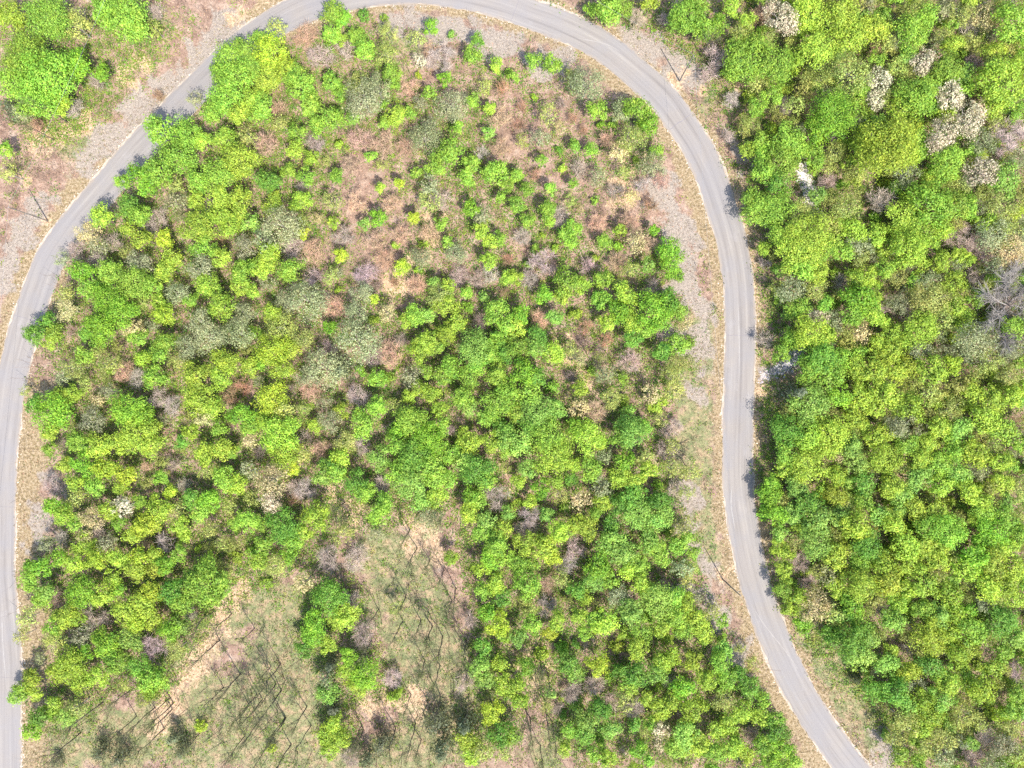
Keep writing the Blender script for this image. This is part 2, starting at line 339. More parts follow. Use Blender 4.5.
TREES = """
0 0
40,60,80,l 180,60,110,g 290,90,70,q 90,215,110,g 180,310,120,g 60,320,85,g 310,250,70,G 400,285,45,G 230,410,60,l 130,390,80,g 480,55,105,g 420,35,70,g 540,95,65,g 615,110,35,q 20,420,50,k 80,450,45,o 15,600,45,g 25,690,45,q 390,330,35,b 290,430,45,b 140,500,40,p
890,200,75,g 980,190,65,g 850,255,55,g 930,300,85,g 1005,270,60,g 900,390,75,g 1010,390,60,l 840,440,55,g 640,520,70,g 740,530,75,g 700,610,85,g 810,560,55,l 775,390,35,o 960,450,55,l 900,560,60,l 960,640,75,l 870,690,75,g 790,720,60,g 560,715,70,G 490,725,40,g 640,690,65,g 1000,550,45,q 700,740,45,q 330,60,30,b 630,40,35,b
256 0
60,205,80,y 115,265,55,y 20,150,45,g 35,300,75,l 175,340,85,g 215,410,75,g 150,300,55,g 20,425,65,g 300,330,60,g 340,375,50,g 300,470,75,g 240,500,60,g 390,475,45,n 310,40,55,g 345,65,45,G 300,130,45,g 335,150,35,l 290,190,28,g 400,140,45,g 430,185,50,g 520,215,55,q 540,285,55,g 550,340,35,g 430,60,30,d 510,70,22,g 700,105,38,G 780,138,22,n 890,157,36,d 860,215,45,g 960,255,38,l 640,150,38,q 750,315,42,G 650,300,24,y 690,375,42,g 660,415,35,o 780,420,75,o 430,400,85,o 485,350,65,o 410,330,55,q 560,460,65,l 520,490,45,g 610,450,38,g 515,415,32,g 670,545,75,o 690,500,40,o 810,505,42,g 925,530,38,n 870,400,48,g 935,430,42,l 910,340,34,q 780,600,85,g 860,650,60,g 720,655,65,g 840,710,55,g 955,690,75,g 1005,740,45,g 160,530,55,g 150,600,55,l 95,485,42,q 220,630,45,l 130,680,48,g 200,705,55,g 320,705,48,g 50,720,55,d 460,620,35,g 330,580,32,l 540,625,22,g 570,730,38,y 500,750,38,l 640,690,34,g 700,745,45,o 1012,290,28,g 200,140,55,p 360,195,45,b 610,350,42,p 650,235,35,w 85,430,38,p 240,575,42,b 190,742,32,b 740,230,65,b 420,560,55,p 510,585,55,p 980,470,48,p 40,580,55,p 260,225,55,b 900,610,30,b 700,200,40,p 530,130,50,q 90,110,40,q 380,660,45,p 600,590,45,p 980,590,45,p
512 0
390,40,70,g 320,35,35,g 440,15,55,g 550,15,45,l 700,60,80,g 655,80,38,g 760,110,60,g 820,105,52,G 740,20,55,g 880,20,48,l 945,80,45,l 930,235,90,g 885,290,48,g 965,180,58,g 985,280,45,q 970,430,48,g 930,520,32,q 940,600,42,l 1000,560,48,g 1000,680,58,g 85,240,42,g 155,252,48,g 15,305,34,g 300,335,80,o 240,310,38,q 340,440,48,g 358,497,28,G 405,500,25,g 500,430,65,g 440,440,58,o 545,490,55,G 480,555,60,q 430,610,45,t 575,602,38,g 497,640,24,l 560,665,58,o 250,580,38,g 315,600,45,g 190,600,28,d 118,640,34,g 15,700,45,g 60,760,45,g 150,750,42,g 245,735,34,g 340,700,42,o 440,690,28,q 112,550,42,o 140,450,48,q 40,560,32,q 820,235,55,b 790,300,38,b 620,75,35,b 500,70,45,b 1000,60,45,p 385,560,38,p 200,670,28,l 270,680,38,b 520,740,32,b 90,390,28,l 600,720,45,p 880,400,40,b 860,540,30,b
768 0
60,80,72,w 10,30,40,w 40,240,82,g 25,370,50,g 170,50,75,l 200,180,85,l 290,60,75,l 330,140,75,l 430,110,65,l 460,60,40,g 590,110,75,g 520,155,48,o 640,60,55,g 440,230,38,g 430,200,28,p 330,285,90,q 220,310,55,q 175,420,55,p 265,450,100,G 200,520,60,G 445,330,62,w 420,410,38,w 520,270,48,q 625,245,62,w 720,270,72,g 660,335,55,g 590,380,85,g 540,430,60,l 740,180,48,l 740,385,70,w 800,475,75,w 690,540,75,w 845,440,40,w 480,580,130,Y 390,560,70,Y 545,510,65,Y 560,610,60,Y 270,610,55,q 350,500,36,o 270,560,38,b 85,560,75,g 50,640,75,g 120,600,48,g 40,730,55,d 180,680,24,l 240,730,36,b 730,640,78,g 680,690,55,g 640,720,55,l 860,685,68,w 550,700,55,o 470,740,28,l 960,720,65,n 940,320,95,l 915,420,62,l 1000,270,55,l 1000,440,48,g 970,540,85,b 860,570,55,o 1005,640,52,o 980,90,85,g 900,215,52,l 860,70,55,t 770,50,55,q 800,110,45,b 960,20,38,o 920,250,45,q 820,250,38,b 215,735,24,b 610,600,50,g 380,680,45,q 60,430,40,b 350,20,40,q
0 192
400,100,60,l 350,165,55,t 510,50,58,d 560,90,55,g 700,40,48,o 780,30,48,l 880,20,55,l 960,40,65,l 790,140,75,l 810,220,55,g 570,185,48,l 650,190,46,y 690,260,48,l 660,305,58,l 880,90,55,l 920,130,55,l 1000,120,48,n 980,220,55,o 890,260,48,l 800,305,65,o 550,285,55,o 540,360,75,g 430,320,65,g 330,310,58,G 350,380,65,g 430,420,75,G 480,480,75,G 600,370,48,g 390,545,85,G 350,560,45,d 250,400,45,q 260,470,55,t 300,240,45,b 250,270,36,o 385,220,45,o 460,205,38,b 400,265,38,b 185,510,45,d 140,570,55,d 215,560,45,g 200,600,38,l 330,650,48,g 300,700,55,q 450,690,48,q 440,712,25,l 550,580,48,g 530,545,48,t 660,490,55,y 660,600,58,g 640,650,48,g 635,440,45,l 700,400,58,o 760,430,38,g 830,370,58,l 890,460,65,l 960,380,48,l 960,320,58,g 1005,300,38,g 1010,400,38,g 800,520,65,o 830,590,75,o 750,620,58,o 890,670,68,Y 960,570,68,o 980,490,58,o 1012,560,36,g 780,730,65,l 880,740,55,l 990,700,48,l 620,740,58,g 555,745,45,b 250,740,38,o 600,130,40,b 640,100,35,b 840,60,35,b 500,720,45,p 930,540,50,o
256 192
60,40,65,l 180,40,65,l 100,130,95,o 30,190,48,o 190,165,38,y 60,230,48,l 140,310,65,g 45,270,55,l 15,310,45,l 310,120,36,l 340,250,46,y 490,100,55,G 430,130,36,n 630,100,42,y 740,120,42,g 770,200,42,g 670,210,32,l 560,210,28,l 580,300,52,y 650,310,28,l 690,40,48,q 860,70,55,G 900,150,52,l 940,200,48,l 970,185,45,g 930,270,55,l 980,20,36,g 740,30,45,b 700,170,48,p 640,370,48,p 660,265,55,o 800,240,55,o 910,95,45,o 710,360,36,n 840,400,42,g 770,370,42,l 730,410,55,q 760,450,55,l 630,490,55,g 600,520,36,l 680,490,38,n 810,520,48,l 910,420,36,n 960,480,58,g 1000,530,48,g 1010,340,45,l 760,560,55,Y 680,600,55,l 650,640,55,l 720,620,45,g 870,620,75,n 935,640,55,g 880,690,55,g 960,590,48,g 1000,640,55,d 780,700,55,g 750,740,48,g 850,740,55,g 960,730,55,g 620,740,48,o 570,670,28,y 480,740,45,g 530,740,28,g 540,650,55,p 475,665,45,b 400,590,100,o 420,400,55,o 400,480,55,o 330,390,28,l 300,335,36,q 290,540,45,G 310,460,55,p 200,430,95,o 120,440,55,o 470,430,36,y 470,510,28,l 520,480,38,t 60,480,55,l 100,540,75,q 60,620,75,y 130,630,55,l 100,700,55,l 190,590,55,q 270,700,90,o 210,740,55,o 340,720,55,k 15,690,36,G 280,625,36,b 230,240,48,p 150,230,45,b 230,340,36,b 330,320,28,o 350,180,45,b 440,330,50,b 400,40,45,p 540,50,45,p 580,170,50,p 470,200,45,p 520,270,50,p 940,330,35,b 810,340,45,b 880,350,40,b 300,40,40,q
512 192
20,50,55,g 60,110,48,g 140,70,55,g 150,120,36,l 330,30,28,g 190,100,48,b 240,140,55,g 240,195,48,g 205,165,42,g 125,175,22,l 175,225,28,l 95,230,32,g 345,120,45,p 430,155,38,l 370,200,48,g 425,212,32,G 330,265,28,l 570,150,36,G 630,220,58,G 640,290,52,G 660,330,32,g 540,290,42,n 470,310,38,q 490,200,48,t 545,210,45,p 470,130,55,p 70,290,32,g 15,340,45,l 120,280,55,b 70,350,45,b 220,355,75,g 130,410,55,G 200,415,55,l 285,370,52,l 360,350,58,g 350,430,48,g 460,405,72,l 420,480,55,G 380,520,45,l 470,510,55,l 560,480,85,G 615,440,65,d 665,470,52,g 540,545,55,g 485,590,48,d 690,515,36,t 660,610,58,g 600,640,48,d 710,600,28,g 660,685,55,q 640,725,52,q 170,500,42,n 250,490,32,l 110,510,45,p 40,490,48,G 20,540,45,l 100,575,55,d 20,620,55,g 100,630,48,n 170,640,55,l 240,630,36,q 40,720,65,G 100,740,48,d 470,680,55,b 380,730,45,o 270,660,32,t 1000,60,75,g 960,20,48,g 1012,220,36,l 1010,590,36,b 560,380,35,b 300,300,35,b 420,280,45,p 600,570,30,b 1010,290,25,b 40,180,40,b
768 192
40,60,75,g 120,80,55,q 70,170,65,g 170,180,100,l 230,230,55,g 120,230,85,l 270,210,42,g 200,320,55,l 140,300,65,g 50,310,32,d 100,390,65,o 195,385,55,q 130,460,55,g 200,495,48,w 230,500,35,w 170,570,75,l 100,590,48,g 240,570,45,l 230,450,42,g 60,640,42,g 215,665,85,d 290,660,48,g 160,710,65,g 240,730,65,g 320,60,65,q 300,130,48,l 350,150,55,l 430,170,55,l 380,250,48,q 370,205,55,o 460,35,55,b 560,80,75,l 650,50,95,g 620,130,75,g 700,140,55,l 560,225,75,l 500,210,55,l 600,200,55,G 750,50,65,g 800,60,55,g 860,60,48,o 950,60,75,q 870,120,45,l 910,170,75,o 780,180,65,b 960,160,65,q 970,230,75,t 990,80,36,y 800,270,36,l 690,280,48,l 620,280,45,l 520,340,48,q 350,350,48,l 400,330,48,l 360,430,65,G 410,480,58,l 340,485,55,g 430,420,36,l 640,360,55,o 600,420,55,q 680,430,75,q 740,360,55,l 760,460,55,l 870,510,28,y 800,510,45,l 700,520,45,q 840,420,45,g 900,350,36,g 830,340,45,b 560,485,36,b 460,470,24,b 620,550,75,l 610,630,52,o 500,560,48,l 450,610,48,l 380,560,45,t 500,640,55,l 360,700,55,l 430,720,65,l 520,720,55,l 650,710,65,l 730,690,45,y 820,600,85,o 790,660,45,k 880,680,55,q 950,650,55,o 900,580,45,o 980,540,55,g 1000,610,36,o 960,730,55,q 580,700,55,l 560,600,48,l 470,300,50,g 300,360,35,b 860,240,60,b 1005,275,65,b 935,425,55,b 1000,180,60,o 900,300,45,o
0 384
195,115,85,G 140,80,48,d 240,60,55,l 200,180,55,l 290,40,45,l 360,140,62,o 390,60,36,t 500,100,85,G 575,130,58,G 540,200,85,l 460,230,55,l 610,240,58,l 600,170,55,l 380,250,65,l 310,230,55,g 190,260,36,g 330,320,55,G 300,390,45,l 420,330,58,y 500,370,48,y 380,410,55,g 480,420,36,l 290,450,45,q 210,490,48,G 250,525,55,l 300,560,45,g 370,535,55,t 430,500,48,l 495,488,45,w 560,470,38,g 640,495,58,l 700,510,45,q 580,565,65,y 480,560,38,g 520,600,48,l 640,372,38,g 680,430,38,y 740,400,36,b 770,190,46,Y 720,230,36,d 800,60,78,l 850,100,55,l 820,130,45,t 960,130,65,G 1000,170,48,g 880,260,58,l 820,280,55,l 930,270,36,g 900,380,58,g 950,400,55,l 760,460,46,d 830,470,58,G 800,500,55,g 990,350,45,o 1000,230,36,t 990,545,55,g 940,560,38,g 720,560,46,l 740,610,36,l 840,580,36,q 790,660,22,l 940,690,32,l 1005,670,28,g 830,700,36,l 780,755,52,d 250,620,36,b 185,640,38,o 330,650,55,l 420,640,48,o 380,700,58,y 300,720,48,l 240,700,45,G 120,740,45,G 165,730,48,G 470,700,58,l 560,690,48,y 615,690,45,l 660,720,48,G 715,680,45,g 540,740,55,l 620,740,48,l 340,612,36,t 400,590,36,b 665,640,38,b 570,635,32,p 210,410,45,b 640,60,45,b 690,90,45,b 440,30,40,o 700,320,30,b 590,330,25,p 100,30,25,q
256 384
60,60,75,y 110,110,48,q 20,150,48,l 90,200,85,l 100,265,75,l 180,275,45,q 60,385,72,t 150,340,36,y 220,15,58,p 290,150,55,o 230,170,36,l 180,100,36,q 340,110,38,l 480,90,52,g 420,160,65,g 410,50,48,b 360,230,55,q 340,290,48,l 310,320,55,d 320,350,48,g 260,370,48,n 260,262,45,p 490,300,52,n 400,400,55,d 430,430,52,g 510,480,58,g 490,520,55,g 510,400,38,b 620,140,75,g 570,180,45,G 550,190,36,d 680,220,75,G 660,190,45,d 740,170,48,g 560,240,48,g 640,280,75,d 600,320,55,n 700,330,65,g 620,400,75,n 570,350,55,g 720,380,55,g 770,380,48,g 720,460,55,l 650,470,48,n 780,280,55,g 830,310,48,n 850,230,58,l 880,350,75,d 920,385,55,g 780,190,24,b 730,100,42,l 700,30,48,l 610,50,36,l 650,20,38,l 830,50,55,g 850,95,45,n 920,130,55,g 970,70,75,g 1000,30,55,g 940,230,48,l 1000,220,55,n 1000,270,38,g 990,180,45,d 860,450,45,G 850,510,52,l 885,470,45,g 960,450,55,b 920,560,55,n 1005,520,36,n 980,590,48,l 900,600,48,g 960,640,55,g 940,700,55,G 1000,700,45,l 900,740,45,l 240,530,65,l 110,570,75,d 140,640,55,g 190,590,45,l 130,690,45,G 60,480,55,w 20,560,38,g 30,640,48,g 20,710,45,l 80,730,55,q 780,700,36,l 690,560,70,o 400,700,58,b 290,700,55,b 350,590,48,q 160,410,38,b 200,420,45,b 480,600,40,o 540,180,30,b 430,250,35,b
512 384
70,30,65,g 10,110,48,l 100,110,75,n 80,160,55,d 180,100,48,n 30,230,65,n 150,210,75,g 170,285,85,l 60,340,48,n 300,210,75,l 255,170,45,G 350,230,36,l 310,340,58,g 115,420,46,G 140,520,36,n 20,480,28,l 370,290,38,o 360,410,46,o 470,150,55,n 480,190,75,n 430,210,55,g 530,170,38,g 580,80,46,l 590,140,36,q 560,40,45,t 650,20,45,q 400,60,55,q 330,110,55,p 270,90,45,t 450,70,30,l 450,310,48,G 430,370,55,l 530,300,45,q 540,340,45,l 490,390,55,l 480,450,65,d 430,490,55,d 500,520,75,n 590,470,55,d 610,520,55,n 580,545,55,n 360,470,45,l 270,470,46,t 340,520,36,g 400,560,45,d 310,580,55,l 250,560,45,l 190,590,55,l 60,640,55,l 130,660,65,l 170,690,45,y 20,720,55,g 400,640,65,n 440,670,65,n 540,620,55,n 570,660,55,g 600,690,45,g 510,720,55,g 460,740,45,l 340,720,65,G 250,660,45,b 220,720,45,b 70,530,45,b 60,580,48,b 680,570,48,q 690,620,45,g 730,680,36,g 660,640,48,g 720,730,36,q 680,740,45,o 650,340,45,q 615,270,38,b 640,180,45,b 1012,430,38,G 1022,480,35,G 1008,520,30,G 640,240,40,q 720,340,45,q 700,430,35,q 650,420,40,b 200,440,35,q
768 384
110,30,55,k 180,70,85,n 280,50,55,G 90,180,75,d 160,210,65,l 260,200,75,l 230,260,55,l 80,280,55,g 160,330,75,l 120,340,48,g 120,410,55,n 20,450,48,G 35,520,48,G 15,400,42,G 350,140,55,l 370,50,55,l 470,40,65,l 430,100,45,l 560,90,65,l 530,160,62,o 480,190,45,l 470,290,68,Y 350,310,55,n 290,300,36,t 650,40,45,q 740,100,55,q 830,40,55,l 900,60,55,l 970,50,55,l 870,140,65,l 940,190,65,g 980,150,36,p 680,170,55,l 640,240,55,l 560,240,55,g 600,300,55,l 830,280,65,Y 930,310,55,l 770,360,55,n 700,320,55,g 700,400,55,l 590,380,55,n 500,410,55,l 390,400,55,d 270,370,55,Y 270,440,55,Y 390,470,45,g 160,480,65,d 100,520,55,n 200,540,65,n 290,530,55,n 350,560,65,l 440,520,45,n 500,560,55,l 600,500,55,l 690,510,55,l 800,430,55,l 870,510,55,g 850,460,45,l 940,400,55,l 720,590,75,g 640,580,55,g 680,640,55,l 920,590,75,G 870,620,55,G 960,540,55,g 960,660,55,l 830,690,65,G 200,640,75,n 270,690,65,l 400,650,75,d 380,720,55,g 470,740,65,l 560,650,65,l 570,720,55,l 690,710,55,l 780,740,55,l 900,720,65,l 980,740,55,l 40,650,36,l 200,750,36,q 130,710,45,b 330,250,55,n 420,220,45,l 760,270,55,g 770,180,55,n 1000,420,50,q 1000,600,50,g 540,450,50,n
0 576
110,20,55,g 180,60,48,n 320,70,75,G 420,70,58,l 450,10,45,l 160,100,45,g 260,160,55,l 210,210,48,g 300,170,45,l 110,170,45,q 90,240,38,q 220,260,55,q 390,180,55,b 330,240,45,o 610,60,55,y 560,120,65,l 500,140,58,l 470,50,45,G 540,180,55,y 600,180,45,l 680,60,58,d 720,120,55,g 680,220,55,G 720,200,45,n 820,40,92,g 870,60,55,g 530,250,58,n 420,270,65,G 400,240,45,l 460,350,58,g 440,330,45,d 280,350,75,Y 330,310,45,G 240,390,65,Y 380,400,55,l 320,430,55,l 560,360,55,d 600,420,65,g 600,470,45,l 700,300,55,q 620,280,55,b 120,420,55,Y 80,460,45,g 60,490,40,n 140,470,36,l 150,570,55,d 130,620,48,G 190,550,36,G 210,520,46,l 260,570,55,n 300,530,46,q 690,650,40,k 720,710,40,k 390,715,45,k 470,735,42,k 210,755,30,k 570,500,34,q 760,150,30,b 350,130,30,b 150,130,25,t 490,440,30,q 800,600,30,y
256 576
40,30,28,l 190,30,45,t 290,80,75,d 360,160,65,l 320,180,45,l 230,190,65,G 220,240,55,G 190,290,45,d 280,280,45,l 370,380,55,l 430,400,75,G 410,440,55,l 370,320,45,G 290,460,55,n 270,420,45,o 310,530,46,k 310,600,55,l 280,640,45,l 330,650,55,l 290,700,45,l 550,480,28,l 570,460,28,l 560,130,34,q 430,230,55,b 300,360,38,k 500,680,50,k 440,740,45,k 380,720,45,b 720,600,62,k 740,690,62,k 830,600,55,k 850,660,55,l 860,720,45,l 830,420,36,b 910,60,45,g 960,30,55,l 930,150,46,G 970,190,55,y 980,90,45,d 910,290,46,d 890,360,55,n 920,420,55,n 980,350,45,l 1000,440,55,l 940,550,55,y 980,640,55,d 980,700,45,q 900,700,45,q 855,170,36,b 550,410,45,b 380,90,40,b 60,690,25,y
512 576
60,30,65,g 80,190,48,g 30,250,45,n 150,230,36,y 180,180,46,l 20,430,46,l 30,500,45,l 0,640,45,g 260,60,45,d 290,85,40,l 330,30,55,n 390,20,48,g 270,160,46,l 330,170,45,d 370,190,65,l 430,85,55,o 520,30,55,l 480,140,65,n 590,100,75,n 650,80,55,g 700,110,55,l 740,180,55,l 650,170,65,g 690,220,55,g 600,200,55,l 520,220,55,g 500,290,55,l 770,230,55,l 850,300,46,n 830,340,55,g 900,390,46,d 950,440,55,d 860,420,55,g 780,420,55,l 640,320,45,Y 600,340,55,l 570,390,55,n 490,400,65,d 470,440,55,l 340,350,55,y 220,350,55,d 250,390,45,n 690,450,58,G 550,500,45,l 600,530,55,l 650,500,45,l 720,540,65,Y 850,500,55,q 920,540,55,l 870,590,50,l 980,560,45,l 350,530,55,d 300,580,55,n 290,640,55,d 400,620,55,n 330,710,45,g 380,720,45,l 210,690,38,l 500,700,45,G 595,620,38,w 590,680,28,w 690,640,65,n 660,690,55,g 750,680,65,l 830,620,55,l 810,700,55,g 880,680,55,l 960,640,45,b 940,720,45,l 1000,680,45,g 560,590,36,g 400,500,36,b 240,460,45,b 330,430,48,b 200,490,18,y 180,520,28,b 700,20,36,q 730,90,36,o 640,420,38,b 490,530,45,b 450,500,45,q 1000,500,40,g 150,30,40,p 140,120,40,b
768 576
70,60,48,g 60,150,38,l 140,200,46,G 190,120,65,t 250,150,45,q 160,30,36,b 270,50,45,l 370,30,75,l 480,20,65,l 560,50,45,l 640,40,65,l 720,70,55,l 870,40,65,l 960,30,55,l 990,90,55,l 340,110,65,G 300,150,45,d 380,190,55,g 330,260,75,d 260,240,45,d 390,260,65,n 360,320,65,n 470,350,55,n 500,180,55,n 530,110,48,l 620,130,55,g 680,160,55,n 750,150,46,Y 650,240,75,Y 740,220,55,Y 820,220,65,g 800,140,45,G 800,300,55,l 760,310,55,Y 950,190,75,d 980,240,55,n 940,310,45,g 900,370,45,l 560,380,55,Y 650,370,55,d 720,400,45,g 720,430,55,l 860,450,65,Y 510,460,65,d 550,510,55,n 430,460,55,d 620,500,55,Y 700,500,55,n 660,560,55,Y 560,590,65,q 620,610,55,l 780,560,55,q 640,690,45,q 720,650,45,q 760,660,45,k 870,640,46,b 930,550,36,y 970,540,45,g 1000,480,50,g 980,620,50,q 1000,380,46,b 940,680,55,o 1000,700,45,q 900,740,48,o 820,720,45,b 720,735,45,o 600,740,36,g 520,650,45,q 40,630,55,d 60,700,55,G 20,745,50,G 100,745,45,g 30,570,40,g 360,420,25,k 440,130,35,b 560,290,30,b
"""
# ------------------------------------------------------------------ road line
ROAD_PX = [(10, 900), (7, 830), (6, 768), (6, 700), (6, 655), (3, 615), (0, 576), (0, 530), (1, 480), (4, 434), (11, 384), (20, 345), (33, 304), (49, 262), (72, 228), (99, 196),
           (136, 152), (161, 126), (183, 103), (208, 78), (236, 51), (266, 29), (300, 10), (345, -4), (400, -11), (450, -8), (500, 3), (530, 14), (565, 27),
           (601, 45), (634, 71), (664, 99), (682, 124), (697, 147), (712, 179), (722, 209), (732, 243), (738, 280), (740, 317), (740, 350), (739, 384), (738, 430),
           (738, 484), (743, 524), (750, 562), (758, 592), (768, 622), (783, 659), (804, 700), (824, 731), (847, 762), (880, 800), (930, 850)]

def smooth_line(pts, step=0.5):
    pts = np.array(pts, float)
    P = np.concatenate([[2 * pts[0] - pts[1]], pts, [2 * pts[-1] - pts[-2]]])
    out = []
    for i in range(1, len(P) - 2):
        p0, p1, p2, p3 = P[i - 1:i + 3]
        n = max(2, int(np.linalg.norm(p2 - p1) * S / step))
        for t in np.arange(n) / n:
            out.append(0.5 * ((2 * p1) + (-p0 + p2) * t + (2 * p0 - 5 * p1 + 4 * p2 - p3) * t * t + (-p0 + 3 * p1 - 3 * p2 + p3) * t ** 3))
    out.append(pts[-1])
    return np.array(out)

def to_w(px):
    px = np.asarray(px, float)
    return np.stack([(px[:, 0] - CX) * S, (CY - px[:, 1]) * S], 1)

RL = to_w(smooth_line(ROAD_PX))
for _ in range(6):
    RL[1:-1] = (RL[:-2] + 2 * RL[1:-1] + RL[2:]) / 4
RT = np.gradient(RL, axis=0); RT = norm(RT); RN = np.stack([RT[:, 1], -RT[:, 0]], 1)     # normal towards the inside of the bend
RS = np.concatenate([[0], np.cumsum(np.linalg.norm(np.diff(RL, axis=0), axis=1))])
HALF = 15.2 * S

def road_dist(xy):
    """distance to the road's centre line (+ inside the bend, - outside) and nearest index"""
    d = np.empty(len(xy)); idx = np.empty(len(xy), int)
    for k in range(0, len(xy), 20000):
        q = xy[k:k + 20000]
        D = ((q[:, None, :] - RL[None]) ** 2).sum(2)
        i = D.argmin(1); idx[k:k + 20000] = i
        s = np.sign(((q - RL[i]) * RN[i]).sum(1)); s[s == 0] = 1
        d[k:k + 20000] = np.sqrt(D[np.arange(len(q)), i]) * s
    return d, idx

def seg_dist(xy, line):
    L = to_w(line); best = np.full(len(xy), 1e9)
    if len(L) == 1: return np.linalg.norm(xy - L[0], axis=1)
    for a, b in zip(L[:-1], L[1:]):
        ab = b - a; t = np.clip(((xy - a) @ ab) / (ab @ ab), 0, 1)
        best = np.minimum(best, np.linalg.norm(xy - a - t[:, None] * ab, axis=1))
    return best

def wob(xy, f, s=0):
    x, y = xy[:, 0] * f, xy[:, 1] * f
    return (np.sin(x * 1.0 + 1.7 * np.sin(y * 0.7 + s) + s) + np.sin(y * 1.3 + 1.9 * np.sin(x * 0.9 + 2 + s)) + np.sin((x + y) * 2.1 + s * 2 + 1.3 * np.sin(x * 2.3 - y))) / 3

def soft(d, wdt, fade):
    return np.clip(0.5 + (wdt - d) / fade, 0, 1)

# strokes of ground kinds, in picture pixels on the ground
GRAVEL = [([(232, 22), (190, 72), (150, 106), (120, 132), (92, 158)], 15), ([(40, 205), (12, 250), (0, 285)], 10), ([(395, 20), (440, 27), (490, 40), (530, 54), (562, 66)], 12),
          ([(655, 185), (672, 222), (684, 258), (692, 300)], 13), ([(702, 300), (706, 350), (700, 392)], 8), ([(700, 555), (712, 590), (724, 628), (738, 662)], 9),
          ([(690, 495), (684, 525)], 8), ([(636, 46), (665, 56), (692, 78)], 14), ([(878, 738), (895, 768)], 9), ([(40, 520), (42, 545)], 9), ([(45, 480), (60, 488)], 8),
          ([(732, 140), (742, 160)], 7), ([(640, 590), (690, 590)], 5), ([(668, 330), (680, 345)], 9), ([(768, 372), (790, 362)], 9)]
GRASS = [([(200, 720), (280, 690), (290, 640)], 42), ([(60, 735), (110, 745), (150, 730), (230, 740), (320, 750)], 30), ([(240, 610), (290, 600)], 22), ([(500, 740), (480, 690)], 12), ([(210, 640), (160, 670)], 14), ([(300, 740), (310, 700)], 22), ([(395, 560), (430, 660), (440, 730), (400, 760)], 38), ([(700, 330), (695, 410), (696, 520), (712, 560)], 22),
         ([(804, 618), (842, 680), (872, 728)], 26), ([(560, 735), (548, 760)], 16), ([(250, 600), (300, 590)], 14), ([(150, 25), (140, 40)], 8), ([(70, 150), (90, 140)], 12), ([(710, 95), (700, 110)], 10),
         ([(400, 40), (390, 60)], 14)]
DIRT = [([(245, 585), (216, 618), (196, 660), (172, 700), (158, 722)], 10), ([(330, 492), (352, 522)], 8), ([(392, 508), (420, 545)], 8), ([(500, 462), (512, 490)], 9), ([(50, 135), (75, 120)], 14),
        ([(140, 60), (120, 75)], 9), ([(30, 185), (30, 165)], 6), ([(700, 94)], 5), ([(722, 97)], 5), ([(50, 222)], 4), ([(681, 84)], 4), ([(724, 578)], 4), ([(440, 210), (420, 250), (385, 300)], 8),
        ([(560, 350), (590, 380)], 11), ([(640, 160), (620, 200)], 10), ([(375, 700), (420, 700)], 12), ([(530, 650), (540, 690)], 14), ([(425, 520), (440, 560)], 10), ([(240, 14), (250, 5)], 6), ([(740, 205), (745, 300)], 6),
        ([(772, 385), (770, 405)], 9)]

def ground_height(xy, d):
    m = np.clip((np.abs(d) - HALF - 1.0) / 4.0, 0, 1)
    return m * (0.10 + 0.16 * wob(xy, 0.17) + 0.06 * wob(xy, 0.9, 3)) - 0.015 * np.ones(len(xy))

# ------------------------------------------------------------------ ground
def axis(lo, hi, st):
    inner = np.arange(lo, hi + st / 2, st)
    g = st * np.cumprod(np.full(26, 1.28)); o = np.cumsum(g)
    return np.concatenate([lo - o[::-1], inner, hi + o])
xs, ys = axis(-96, 96, 0.42), axis(-73, 73, 0.42)
XX, YY = np.meshgrid(xs, ys); G = np.stack([XX.ravel(), YY.ravel()], 1)
dr, ir = road_dist(G)
gz = ground_height(G, dr)
nx, ny = len(xs), len(ys)
ii = np.arange(nx * ny).reshape(ny, nx)
GF = np.stack([ii[:-1, :-1].ravel(), ii[:-1, 1:].ravel(), ii[1:, 1:].ravel(), ii[1:, :-1].ravel()], 1)
jit = 2.4 * wob(G, 0.55, 1) + 0.8 * wob(G, 1.7, 2)
def zone(lst, fade=3.0, widen=1.0):
    z = np.zeros(len(G))
    for line, wd in lst:
        z = np.maximum(z, soft(seg_dist(G, line) + jit, wd * S * widen, fade))
    return z
zg, zs, zd = zone(GRAVEL, 2.8, 1.15), zone(GRASS, 5.0), zone(DIRT, 2.5)
# dry roadside grass: a strip along the inside, a thinner one along the outside
ypx = CY - G[:, 1] / S; xpx = CX + G[:, 0] / S
inw = np.where(xpx < 300, np.where(ypx > 380, 30, 4), np.interp(ypx, [0, 60, 150, 200, 300, 420, 560, 700], [10, 11, 13, 17, 16, 10, 14, 18]))
ouw = np.where(xpx < 300, 14, np.where(ypx > 590, 8, 8))
a = np.where(dr > 0, dr, -dr) - HALF + 0.5 * jit
zo = np.clip(0.5 + (np.where(dr > 0, inw, ouw) * S - a) / 1.6, 0, 1)
me = mesh_from("ground", np.concatenate([G, gz[:, None]], 1), [GF], bpy.data.materials.new("tmp"), None, True)
at = me.color_attributes.new("cover", 'FLOAT_COLOR', 'POINT')
at.data.foreach_set("color", np.stack([zg, zs, zd, zo], 1).astype(np.float32).ravel())

